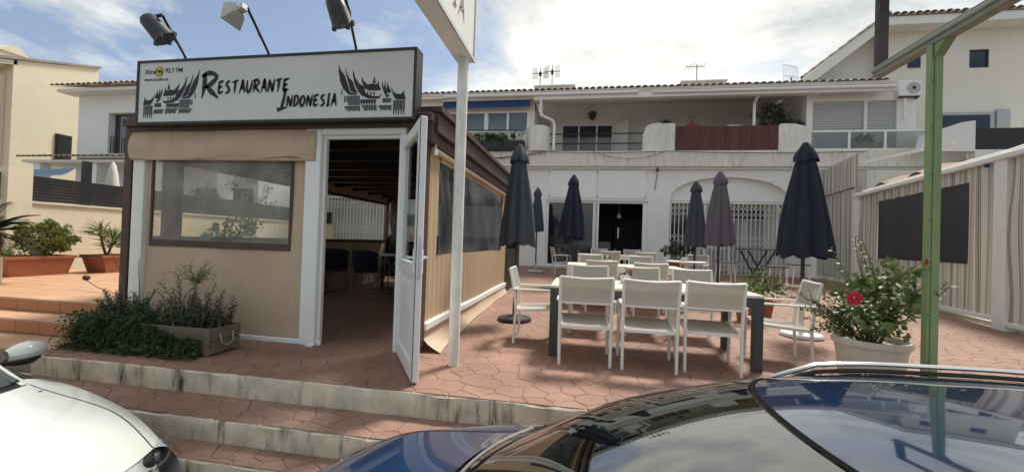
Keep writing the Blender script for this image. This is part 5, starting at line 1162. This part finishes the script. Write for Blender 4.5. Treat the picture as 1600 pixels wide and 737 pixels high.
t = thing('rounded_bush', 'rounded yellow green bush in the left trough', 'shrub', (-9.75, 5.8, .6)); clumps(rr, (-9.75, 5.93, .95), (.34, .42, .32), 150, 40, .055, .034, .14, 1, .55).build('foliage', 'leaf_euonymus', t, fix=False); MB().tube([(-9.75, 5.9, .58), (-9.75, 5.92, .95)], .03, 6).build('stem', 'bark', t)
t = thing('grassy_tuft', 'pale grassy tuft at the left end of the left trough', 'plant', (-9.75, 5.3, .6)); a_, b_ = MB(), MB()
for k in range(40): sprig(a_, b_, rr, (-9.75+rr.uniform(-.15, .15), 5.40+rr.uniform(-.14, .14), .6), (rr.uniform(-.6, .6), rr.uniform(-.7, .3), 1), rr.uniform(.2, .4), 14, .07, .014, .003, .1, .1, .5)
a_.build('leaves', 'leaf_lime', t, fix=False); b_.build('stems', 'stem_green', t)
def yucca(x, y, z, heads, label, m='leaf_yucca'):
    t = thing('yucca', label, 'plant', (x, y, z), 'yucca tufts in the right trough'); a, b = MB(), MB()
    for (dx, dy, dz, L) in heads:
        top = Vector((x+dx, y+dy, z+dz)); b.tube([(x, y, z), Vector((x, y, z)).lerp(top, .5)+Vector((dx*.1, dy*.1, 0)), top], [.025, .02, .018], 6)
        for k in range(80):
            d_ = rv(rr); d_.z = abs(d_.z)*.9-.25; leaf(a, top+Vector((0, 0, rr.uniform(-.10, .04))), d_, Vector((0, 0, 1)), L*rr.uniform(.75, 1.1), .028, .1)
    a.build('leaves', m, t, fix=False); b.build('stems', 'bark', t, smooth=True)
yucca(-9.45, 6.72, .6, ((-.02, -.12, .50, .34), (.05, .05, .30, .36)), 'left pair of yucca heads in the right trough'); yucca(-9.45, 7.2, .6, ((0, .12, .62, .36), (.02, -.10, .42, .32)), 'taller right pair of yucca heads in the trough')
cy = thing('cycad', 'dark cycad with stiff drooping fronds at the left edge', 'plant', (-8.66, 4.6, .7)); a, b = MB(), MB()
for k in range(38):
    an = k*2.4; el = rr.uniform(-.15, 1.1); L = rr.uniform(.55, .72); d_ = Vector((math.cos(an)*math.cos(el), math.sin(an)*math.cos(el), math.sin(el))); p = Vector((-8.66, 4.60, 1.05)); pts = [p]
    for i in range(14): d_ = (d_+Vector((0, 0, -.07))).normalized(); pts.append(pts[-1]+d_*L/14)
    b.tube(pts, [.010*(1-.8*i/14) for i in range(15)], 4)
    for i in range(2, 15):
        for kk in range(2):
            s = (pts[i]-pts[i-1]).normalized().cross(Vector((0, 0, 1))).normalized()
            for sg in (-1, 1): leaf(a, pts[i-1].lerp(pts[i], kk*.5), s*sg+(pts[i]-pts[i-1]).normalized()*.6+Vector((0, 0, .15)), Vector((0, 0, 1)), .15*math.sin(math.pi*(i/15)*.8+.35), .030, .05)
a.build('fronds', 'leaf_cycad', cy, fix=False); b.build('stems', 'leaf_cycad', cy); MB().lathe([(.14, .72), (.16, .9), (.11, 1.04), (.0, 1.06)], (-8.66, 4.60, 0), 12).build('trunk', 'bark', cy)
# balcony plants
rr = random.Random(44)
t = thing('balcony_plants', 'row of bright green plants in the black balcony boxes', 'plants', (-3.6, 15.7, 5.14)); clumps(rr, (-3.55, 15.72, 5.30), (1.25, .12, .16), 60, 24, .09, .05, .09, 1, .1).build('foliage', 'leaf_balcony', t, fix=False); MB().tube([(-4.7, 15.7, 5.1), (-2.4, 15.7, 5.2)], .01, 5).build('stems', 'stem_green', t)
t = thing('balcony_shrub', 'bushy grey green shrub at the right end of the wooden balcony screen', 'shrub', (7.05, 16.2, 4.7)); clumps(rr, (6.75, 16.3, 6.05), (.62, .4, .52), 60, 26, .10, .045, .24, 1, .35).build('foliage', 'leaf_shrub', t, fix=False); clumps(rr, (7.45, 16.25, 5.75), (.45, .35, .22), 26, 20, .10, .045, .25, 1, .3).build('foliage', 'leaf_dark', t, fix=False)
b = MB()
for k in range(7): b.tube([(7.0, 16.2, 4.7), (6.9+rr.uniform(-.2, .3), 16.25, 5.6), (6.8+rr.uniform(-.5, .8), 16.2, 6.5)], [.03, .02, .008], 5)
b.build('stems', 'bark', t)
t = thing('balcony_fern', 'small pale plant on top of the rounded balcony pier', 'plant', (2.8, 16.3, 5.7)); clumps(rr, (2.95, 16.3, 5.85), (.38, .2, .12), 22, 18, .08, .04, .2, 1, .2).build('foliage', 'leaf_balcony', t, fix=False)
t = thing('balcony_trough', 'small terracotta trough behind the glass balcony railing', 'planter', (9.75, 15.98, 4.745)); MB().prism([(9.32, 4.745), (10.05, 4.745), (10.12, 5.0), (9.25, 5.0)], 15.9, 16.04).build('body', 'terracotta', t)
t = thing('balcony_geranium', 'low dark plant in the small balcony trough', 'plant', (9.7, 15.97, 5.0)); clumps(rr, (9.68, 15.97, 5.12), (.38, .1, .16), 24, 16, .07, .04, .16, 1, .1).build('foliage', 'leaf_dark', t, fix=False)
tag(MB().box(5.3, 16.5, 5.4, 5.85, 16.9, 5.88, .02).box(5.25, 16.4, 4.62, 5.9, 17.0, 5.4).build('balcony_cabinet', 'white_upvc'), 'white box standing on the balcony behind the wooden screen', 'cabinet')
# terrace pot plants
def pot_plant(x, y, label, plabel, rad, h, m, l, w, nc, pm='terracotta'):
    z = gz(y); t = thing('plant_pot', plabel, 'flower pot', (x, y, z)); MB().lathe([(rad*.55, 0), (rad*.75, h*.9), (rad*.82, h*.9), (rad*.82, h), (rad*.70, h), (rad*.68, h*.9), (0, h*.9)], (x, y, z), 18, cap=False).build('body', pm, t, smooth=True)
    t = thing('pot_plant', label, 'plant', (x, y, z+h*.9)); clumps(rr, (x, y, z+h+rad*1.1), (rad*1.4, rad*1.4, rad*1.1), nc, 12, l, w, .35, 1, .3).build('foliage', m, t, fix=False); MB().tube([(x, y, z+h*.85), (x, y, z+h+rad*.9)], .012, 5).build('stem', 'bark', t)
pot_plant(2.55, 6.95, 'yellow green broad leaved plant behind the nearest table', 'clay pot of the yellow green plant behind the nearest table', .16, .24, 'leaf_lime', .11, .06, 12)
pot_plant(3.05, 7.5, 'low green plant beside the bar table, behind the nearest table', 'clay pot by the bar stools', .22, .28, 'leaf_hibiscus', .11, .05, 14)
pot_plant(2.75, 12.6, 'dark jade plant against the white wall by the gate', 'pot of the jade plant by the gate', .28, .6, 'leaf_dark', .11, .06, 24)
def table_pot(x, y, zt, label, plabel, cols):
    z = gz(y)+zt; t = thing('table_pot', plabel, 'flower pot', (x, y, z), 'small pots on the tables'); MB().lathe([(.045, 0), (.06, .02), (.062, .09), (.055, .10), (.05, .09), (0, .085)], (x, y, z), 16, cap=False).build('body', 'pot_white', t, smooth=True)
    t = thing('table_flower', label, 'flower', (x, y, z+.08), 'small flowers on the tables'); clumps(rr, (x, y, z+.115), (.06, .06, .03), 6, 7, .05, .022, .4, 1, .2).build('foliage', 'leaf_dark', t, fix=False)
    for k, c in enumerate(cols): a = k*2.1; hib_flower((x+.05*math.cos(a), y-.03, z+.13+.02*math.sin(a)), (math.cos(a), -1, .4), .55).build('flower', c, t)
table_pot(.52, 4.95, .7435, 'red and white flowers on the nearest table', 'small white pot on the nearest table', ('petal_red', 'petal_white')); table_pot(.52, 8.0, .7435, 'pink flowers on the second table', 'small white pot on the second table', ('petal_pink', 'petal_white')); table_pot(.9, 12.1, .7435, 'pink flowers on the third table', 'small white pot on the third table', ('petal_pink',)); table_pot(2.38, 10.1, .741, 'little succulent on the small round table', 'small white pot on the small round table', ())
# thin hose with a sprinkler head left of the planters
tag(MB().tube([(-5.45, 4.2, .31), (-5.9, 4.35, .33), (-6.6, 4.6, .36), (-7.0, 4.75, .42)], .005, 6).lathe([(.01, 0), (.04, .02), (.045, .06), (.02, .08)], (-7.02, 4.75, .42), 8).build('garden_hose', 'iron', smooth=True), 'thin dark hose with a nozzle on the orange tiles', 'hose')
for q_, (x_, y_, h_) in enumerate(((-11.35, 11.2, 1.1), (-11.5, 12.6, 1.4), (-9.9, 10.2, .55))):
    t = thing('garden_shrub', ['loose green shrub seen through the pavilion window, nearer one', 'taller green shrub seen through the pavilion window', 'low shrub at the foot of the cream wall'][q_], 'shrub', (x_, y_, .3)); clumps(rr, (x_, y_, .4+h_*1.2), (.6, .8, h_), 60, 20, .14, .07, .2, 1, .4).build('foliage', 'leaf_balcony', t, fix=False); MB().tube([(x_, y_, .3), (x_, y_, .4+h_)], .04, 6).build('stem', 'bark', t)
# white folded parasol behind the fence
wpz = thing('garden_parasol', 'cream folded parasol behind the black fence', 'parasol', (-11.6, 8.3, .3)); MB().lathe([(.04, 1.7), (.16, 1.75), (.15, 2.1), (.10, 2.55), (.05, 2.78), (.0, 2.85)], (-11.6, 8.3, 0), 14).build('canopy', 'parasol_cream', wpz, smooth=True); MB().tube([(-11.6, 8.3, .3), (-11.6, 8.3, 1.75)], .02, 6).build('pole', 'pole_dark', wpz)
tag(MB().box(-11.75, 7.75, .3, -11.62, 7.88, 2.75).build('sail_post', 'fence_black'), 'black post holding the blue shade sail', 'post')
# a tree behind the ivory house
def tree(x, y, z, h, rad, label, seed):
    q = random.Random(seed); t = thing('tree', label, 'tree', (x, y, z)); b = MB(); b.tube([(x, y, z), (x+.1, y, z+h*.4), (x, y+.1, z+h*.8)], [.22, .16, .06], 8)
    for k in range(8): a = k*.8; b.tube([(x, y, z+h*(.35+.05*k)), (x+math.cos(a)*rad*.6, y+math.sin(a)*rad*.6, z+h*(.5+.05*k))], [.08, .02], 5)
    b.build('trunk', 'bark', t); clumps(q, (x, y, z+h*.66), (rad, rad, h*.36), 150, 40, .22, .12, .22, 1, .45).build('crown', 'leaf_tree', t, fix=False)
tree(18.6, 20.5, -.8, 10.6, 1.9, 'dark green tree beyond the ivory house at the right edge', 3)
# person on the balcony
def person(x, y, z):
    me = bpy.data.meshes.new('body'); J = [(0, 0, .50), (0, -.02, .72), (0, -.03, .95), (0, -.03, 1.06), (0, -.05, 1.14), (-.16, -.03, .98), (-.24, -.10, .78), (-.10, -.28, .72), (.16, -.03, .98), (.24, -.10, .78), (.10, -.28, .74), (-.10, -.02, .48), (-.11, -.40, .50), (-.11, -.42, .06), (-.11, -.55, .04), (.10, -.02, .48), (.11, -.40, .50), (.11, -.42, .06), (.11, -.55, .04)]
    E_ = [(0, 1), (1, 2), (2, 3), (3, 4), (2, 5), (5, 6), (6, 7), (2, 8), (8, 9), (9, 10), (0, 11), (11, 12), (12, 13), (13, 14), (0, 15), (15, 16), (16, 17), (17, 18)]
    RR_ = [.16, .15, .15, .06, .07, .07, .05, .035, .07, .05, .035, .09, .07, .045, .04, .09, .07, .045, .04]
    me.from_pydata([(p[0]+x, p[1]+y, p[2]+z) for p in J], E_, []); o = bpy.data.objects.new('person', me); COL.objects.link(o); o.modifiers.new('skin', 'SKIN'); o.modifiers.new('sub', 'SUBSURF').render_levels = 1
    for i, rr_ in enumerate(RR_): me.skin_vertices[0].data[i].radius = (rr_, rr_*.8)
    me.skin_vertices[0].data[0].use_root = True; me.materials.append(MATS['red_cloth'])
    tag(o, 'person in a red top sitting on the balcony behind the wooden screen', 'person')
    MB().lathe([(.0, -.125), (.05, -.115), (.075, -.07), (.082, 0), (.078, .05), (.05, .10), (0, .115)], (x, y-.05, z+1.24), 14).build('head', 'skin', o, smooth='all').location = -Vector(o.location)
    h_ = MB().lathe([(.088, -.02), (.092, .05), (.065, .11), (0, .13)], (x, y-.03, z+1.24), 14).lathe([(.10, .045), (.13, .05), (.10, .06)], (x, y-.06, z+1.24), 14).build('hat', 'grey_hair', o, smooth='all')
    MB().lathe([(.0, -.02), (.014, -.012), (.012, .015), (0, .03)], (x, y-.137, z+1.23), 6).build('nose', 'skin', o); MB().obox((x-.03, y-.127, z+1.25), (.022, .008, .008)).obox((x+.03, y-.127, z+1.25), (.022, .008, .008)).build('eyes', 'dark_cloth', o); MB().obox((x, y-.122, z+1.185), (.04, .01, .008)).build('mouth', 'red_cloth', o)
    c = thing('balcony_chair', 'dark chair under the person on the balcony', 'chair', (x, y, z)); MB().box(x-.25, y-.25, z+.36, x+.25, y+.2, z+.40, .01).build('seat', 'dark_cloth', c); MB().box(x-.25, y+.17, z+.40, x+.25, y+.21, z+.95, .01).build('backrest', 'dark_cloth', c)
    for sx in (-.22, .22):
        for sy in (-.22, .18): MB().box(x+sx-.015, y+sy-.015, z-.27, x+sx+.015, y+sy+.015, z+.36).build('leg', 'dark_cloth', c)
person(4.06, 16.6, 4.90)

# ================================================================== CARS
def crv(pts, t):      # Catmull-Rom through pts (tuples), t in 0..n-1
    n = len(pts); i = min(n-2, int(t)); u = t-i; p0, p1, p2, p3 = pts[max(i-1, 0)], pts[i], pts[i+1], pts[min(i+2, n-1)]
    return Vector([.5*((2*b)+(c-a)*u+(2*a-5*b+4*c-d)*u*u+(-a+3*b-3*c+d)*u**3) for a, b, c, d in zip(p0, p1, p2, p3)])
def car(name, label, loc, rz, S, paint, roofm, rails, interior='car_cabin'):
    """local frame: +x is the front, z up. S holds the section curves"""
    T = thing(name, label, 'car', (0, 0, 0))
    def p(n, m, mb, parent=None, **k): return mb.build(n, m, parent or T, **k)
    # upper skin: centre line, and edge line (x, y, z) in matching segments: 0 nose,1 bonnet mid,2 cowl,3 windscreen mid,4 header,5 roof mid,6 roof rear,7 glass base,8 tail
    CL, EL = S['centre'], S['edge']
    def skin(t0, t1, nt, s0=-1.0, s1=1.0, ns=20, lift=0.0, pw=2.2):
        g = []
        for i in range(nt+1):
            t = t0+(t1-t0)*i/nt; c, e = crv(CL, t), crv(EL, t); row = []
            for j in range(ns+1):
                s = s0+(s1-s0)*j/ns; k = abs(s)**pw; y = s*e[1]; row.append((c[0]+(e[0]-c[0])*k, y, c[2]+(e[2]-c[2])*k+lift))
            g.append(row)
        return MB().sheet(g)
    p('bonnet', paint, skin(0, 1.97, 20), smooth='all')
    p('cowl', 'car_black', skin(1.90, 2.12, 4, lift=-.012), smooth='all')
    p('windscreen', 'car_glass', skin(2.08, 3.97, 20), smooth='all')
    p('header_seal', 'seal', skin(3.975, 4.008, 3, lift=.003), smooth='all')
    p('roof', roofm, skin(4.0, 6.0, 22, lift=0.0), smooth='all')
    p('rear_glass', 'car_glass', skin(6.02, 7.0, 10), smooth='all'); p('tailgate', paint, skin(7.0, 8.0, 8), smooth='all')
    W = S['w']; zs = S['sill']; bl = S['belt']           # belt: list of (x, y, z) from nose to tail along the shoulder
    wheels = S['wheels']; wr = S['wr']
    def side_pt(t, u):      # u 0 at the edge/belt line, 1 at the sill
        b = crv(bl, t); x = b[0]; zb = zs
        for wx in wheels:
            d = abs(x-wx)
            if d < wr*1.16: zb = max(zb, wr+math.sqrt((wr*1.16)**2-d*d))
        z = b[2]+(zb-b[2])*u; full = (b[2]-z)/max(.01, b[2]-zs)
        y = b[1]+(S['bulge'](x)-b[1])*math.sin(min(1, full*2.2)*math.pi/2)-.07*max(0, full-.55)
        return (x, y, z)
    for sg in (-1, 1):
        n = 60; g = [[(q[0], sg*q[1], q[2]) for q in (side_pt((len(bl)-1)*i/n, j/12) for j in range(13))] for i in range(n+1)]
        p('flank', paint, MB().sheet(g), smooth='all')
        # shoulder: joins the upper skin edge to the belt ahead of the windscreen and behind the glass
        def strip(t0, t1, b0, b1, nt=14, rows=5):
            gg = []
            for i in range(nt+1):
                e = crv(EL, t0+(t1-t0)*i/nt); b = crv(bl, b0+(b1-b0)*i/nt); gg.append([(e[0]+(b[0]-e[0])*j/rows, sg*(e[1]+(b[1]-e[1])*j/rows), e[2]+(b[2]-e[2])*(j/rows)**1.6) for j in range(rows+1)])
            return MB().sheet(gg)
        nb = len(bl)-1
        p('wing', paint, strip(0, 2.1, 0, S['bx'][0]), smooth='all'); p('quarter', paint, strip(6.7, 8, S['bx'][1], nb), smooth='all')
        # pillars and side glass
        a_pts = [crv(EL, 2.0+2.0*i/10) for i in range(11)]; p('pillar', paint if not S.get('blackpillar') else 'car_black', MB().sheet([[(q[0]-.0, sg*(q[1]-.03), q[2]-.004), (q[0]+.02, sg*(q[1]+.012), q[2]-.004), (q[0]-.06, sg*(q[1]+.03), q[2]-.04), (q[0]-.10, sg*(q[1]+.02), q[2]-.05)] for q in a_pts]), smooth='all')
        gg = []
        for i in range(25):
            e = crv(EL, 2.15+4.5*i/24); b = crv(bl, S['bx'][0]+(S['bx'][1]-S['bx'][0])*i/24); gg.append([(e[0]+(b[0]-e[0])*j/6, sg*(e[1]+(b[1]-e[1])*j/6+.015*math.sin(math.pi*j/6)), e[2]-.03+(b[2]-e[2]+.03)*j/6) for j in range(7)])
        p('side_glass', 'car_glass', MB().sheet(gg), smooth='all')
        p('roof_edge', paint, MB().sheet([[(q[0], sg*(q[1]-.004), q[2]+.002), (q[0], sg*(q[1]+.03), q[2]-.012), (q[0], sg*(q[1]+.035), q[2]-.045)] for q in (crv(EL, 3.9+2.3*i/16) for i in range(17))]), smooth='all')
        if rails:
            pr = [crv(EL, 4.02+2.0*i/24) for i in range(25)]
            rp = [(q[0], sg*(q[1]+.002), q[2]+.004+.038*min(1, i/4.0, (24-i)/4.0)) for i, q in enumerate(pr)]
            p('roof_rail', 'chrome', MB().tube(rp, [.006]+[.0105]*23+[.006], 8), smooth=True); p('rail_trim', 'car_black', MB().tube([(q[0], q[1]-sg*.012, q[2]-.026) for q in rp], .009, 6), smooth=True)
        p('panel_gap', 'car_black', MB().tube([(q[0], sg*(q[1]+.001), q[2]-.001) for q in (crv(EL, .02+1.93*i/24) for i in range(25))], .0045, 5))
        # mirror
        m = S['mirror']; c = Vector((m[0], sg*m[1], m[2])); g = []
        for i in range(11):
            a = i/10; wv = math.sin(math.pi*min(1, .12+a*.80))**.6; row = []
            for j in range(17):
                an = 2*math.pi*j/16; row.append((c.x+(.02+.085*wv*math.cos(an) if math.cos(an) > 0 else .02+.028*wv*math.cos(an)), c.y+sg*(-.02+.23*a), c.z+.075*wv*math.sin(an)+.02*a))
            g.append(row)
        mr = p('mirror', paint, MB().sheet(g), smooth='all'); p('mirror_base', 'car_black', MB().lathe([(.0, -.035), (.05, -.033), (.078, .0), (.070, .018)], (c.x+.022, c.y+sg*.08, c.z-.048), 18, sy=1.35), mr, smooth=True); p('mirror_stalk', 'car_black', MB().bar((c.x-.02, c.y-sg*.16, c.z-.08), (c.x+.02, c.y+sg*.02, c.z-.05), .06, .035, b=.01), mr); p('mirror_glass', 'chrome', MB().sheet([[(c.x-.012, c.y+sg*(.02+.17*i/6), c.z-.05+.11*j/3) for i in range(7)] for j in range(4)]), mr)
        # headlight: dark housing with projector and bright strip
        hl = S['lamp']; g = []
        for i in range(13):
            t = i/12; a_, b_ = Vector(hl[0]).lerp(Vector(hl[1]), t), Vector(hl[2]).lerp(Vector(hl[3]), t); bul = .075*math.sin(math.pi*t); row = []
            for j in range(7): q = a_.lerp(b_, j/6); k = math.sin(math.pi*j/6)*.025; row.append((q.x+bul+k, sg*(q.y+bul*.6+k), q.z))
            g.append(row)
        hd = p('headlight', 'lamp_glass', MB().sheet(g), smooth='all'); p('reflector', 'car_black', MB().sheet([[(q[0]-.035, q[1]-sg*.035, q[2]) for q in row] for row in g]), hd)
        for t in (.35, .68): q = Vector(g[int(t*12)][3]); p('projector', 'chrome', MB().lathe([(.0, -.02), (.024, -.015), (.026, .005), (.016, .012), (.0, .014)], (q.x-.035, q.y-sg*.03, q.z), 12, (1, sg*.3, .1)), hd, smooth=True)
        p('light_strip', 'chrome', MB().tube([(row[5][0]-.008, row[5][1]-sg*.008, row[5][2]) for row in g], .007, 5), hd)
        # wheels
        for wx in wheels:
            y = W-.11; w_ = p('wheel', 'rubber', MB().lathe([(wr*.66, -.105), (wr*.94, -.11), (wr, -.08), (wr, .08), (wr*.94, .11), (wr*.66, .105)], (wx, sg*y, wr), 30, (0, sg, 0), cap=False), smooth=True)
            p('rim', 'aluminium', MB().lathe([(.0, .05), (wr*.2, .06), (wr*.6, .08), (wr*.68, .10), (wr*.68, -.10)], (wx, sg*y, wr), 24, (0, sg, 0), cap=False), w_, smooth=True)
    nose = S['nose']; g = []
    for i in range(21):
        s = -1+2*i/20; k = abs(s)**2.6; row = []
        for (x, z, yy) in nose: e = S['noseedge']; row.append((x+(e-x)*k*.9, s*yy, z))
        g.append(row)
    p('bumper', paint, MB().sheet(g), smooth='all'); p('grille', 'car_black', MB().box(nose[2][0]-.02, -.42, nose[2][1]-.07, nose[2][0]+.012, .42, nose[2][1]+.05, .02))
    g = [[(S['tail']+.10*abs(-1+2*i/14)**3, (-1+2*i/14)*(W-.05), z) for z in (zs, .5, .8, bl[-1][2])] for i in range(15)]; p('rear_bumper', paint, MB().sheet(g), smooth='all')
    fl = [(S['tail']+.15, W-.12), (S['tail']+.15, -W+.12), (nose[2][0]-.15, -W+.14), (nose[2][0]-.15, W-.14)]; p('underbody', 'car_black', MB().prism(fl, zs-.03, zs+.02, 'xy'))
    # cabin
    cw = crv(CL, 2.0); p('dashboard', interior, MB().prism([(cw[0]-.05, cw[2]-.06), (cw[0]-.45, cw[2]-.10), (cw[0]-.62, cw[2]-.16), (cw[0]-.60, cw[2]-.50), (cw[0]-.05, cw[2]-.5)], -W+.22, W-.22))
    sx = cw[0]-.75
    def ring(c, r_, tilt): return [(c[0]+r_*math.sin(tilt)*math.sin(a), c[1]+r_*math.cos(a), c[2]+r_*math.cos(tilt)*math.sin(a)) for a in [2*math.pi*i/24 for i in range(25)]]
    p('steering_wheel', 'car_black', MB().tube(ring((sx, .38, cw[2]-.10), .18, -.4), .015, 6).bar((sx+.02, .38, cw[2]-.12), (sx+.25, .38, cw[2]-.2), .05, .05))
    for yy in (-.38, .38):
        for ox in (0, -.95):
            st = p('seat', interior, MB().obox((cw[0]-1.25+ox, yy, .52), (.52, .5, .16), None, .05).obox((cw[0]-1.52+ox, yy, .86), (.14, .48, .62), Matrix.Rotation(R(-14), 3, 'Y'), .05)); p('headrest', interior, MB().obox((cw[0]-1.60+ox, yy, 1.23), (.10, .26, .17), None, .04), st)
    h = crv(CL, 3.75); p('rear_view_mirror', 'car_black', MB().obox((h[0]-.14, 0, h[2]-.09), (.03, .24, .07), None, .012)); p('floor', 'car_black', MB().box(cw[0]-2.6, -W+.1, .28, cw[0]-.2, W-.1, .31))
    for yy, an in ((.42, .15), (-.12, .12)):
        def sf(t, y): c_, e_ = crv(CL, t), crv(EL, t); k = abs(y/e_[1])**2.2; return (c_[0]+(e_[0]-c_[0])*k, y, c_[2]+(e_[2]-c_[2])*k+.016)
        p('wiper', 'car_black', MB().tube([sf(2.06+.10*i/8, yy+.06-.55*i/8) for i in range(9)], .009, 5))
    T.location = loc; T.rotation_euler = (0, 0, rz); return T
base = dict(w=.90, sill=.24, wr=.335, wheels=(1.36, -1.32), tail=-2.15,
    centre=[(2.06, 0, .70), (1.62, 0, .90), (1.04, 0, 1.02), (.62, 0, 1.24), (.12, 0, 1.435), (-.55, 0, 1.485), (-1.42, 0, 1.45), (-1.98, 0, 1.06), (-2.14, 0, .98)],
    edge=[(1.90, .66, .70), (1.52, .70, .87), (.82, .70, .985), (.40, .645, 1.205), (-.08, .585, 1.385), (-.62, .575, 1.435), (-1.40, .56, 1.40), (-1.88, .66, 1.05), (-2.08, .72, .96)],
    belt=[(1.88, .76, .66), (1.50, .82, .82), (.98, .85, .93), (.55, .86, .95), (-.40, .87, .97), (-1.30, .86, 1.0), (-1.85, .82, 1.0), (-2.08, .76, .94)], bx=(2.6, 5.6),
    bulge=lambda x: .90-.05*max(0, abs(x+.1)-1.3)**2*2.0, mirror=(.62, .93, 1.01),
    lamp=[(1.95, .52, .69), (1.62, .835, .770), (1.985, .50, .59), (1.72, .872, .61)],
    nose=[(2.05, .70, .66), (2.13, .60, .70), (2.17, .48, .74), (2.15, .32, .76), (2.05, .22, .76)], noseedge=1.84)
suv = dict(base, blackpillar=True, wheels=(1.40, -1.34), wr=.35, mirror=(.50, .93, .92), bx=(2.5, 5.6),
    centre=[(2.08, 0, .80), (1.66, 0, .985), (1.14, 0, 1.085), (.62, 0, 1.33), (.02, 0, 1.515), (-.65, 0, 1.565), (-1.55, 0, 1.53), (-2.02, 0, 1.12), (-2.16, 0, 1.02)],
    edge=[(1.90, .68, .80), (1.54, .72, .96), (.88, .71, 1.05), (.38, .66, 1.285), (-.21, .60, 1.455), (-.75, .595, 1.515), (-1.52, .58, 1.48), (-1.92, .68, 1.10), (-2.10, .72, 1.0)],
    belt=[(1.88, .78, .74), (1.50, .84, .90), (1.02, .86, 1.00), (.55, .87, 1.02), (-.40, .88, 1.04), (-1.30, .87, 1.06), (-1.85, .83, 1.05), (-2.08, .76, .98)],
    lamp=[(1.98, .60, .78), (1.62, .84, .88), (2.03, .56, .68), (1.74, .85, .70)], nose=[(2.05, .80, .68), (2.14, .68, .72), (2.18, .52, .75), (2.15, .34, .77), (2.05, .24, .77)])
car('parked_car', 'dark blue parked car with silver roof rails in the right foreground', (.65, 1.44, -.85), math.pi, suv, 'car_blue', 'car_roof', True)
car('parked_car', 'white parked car nosing into the left foreground', (-4.45, 1.45, -.85), 0, dict(base, mirror=(.22, .93, 1.06)), 'car_white', 'car_white', False)
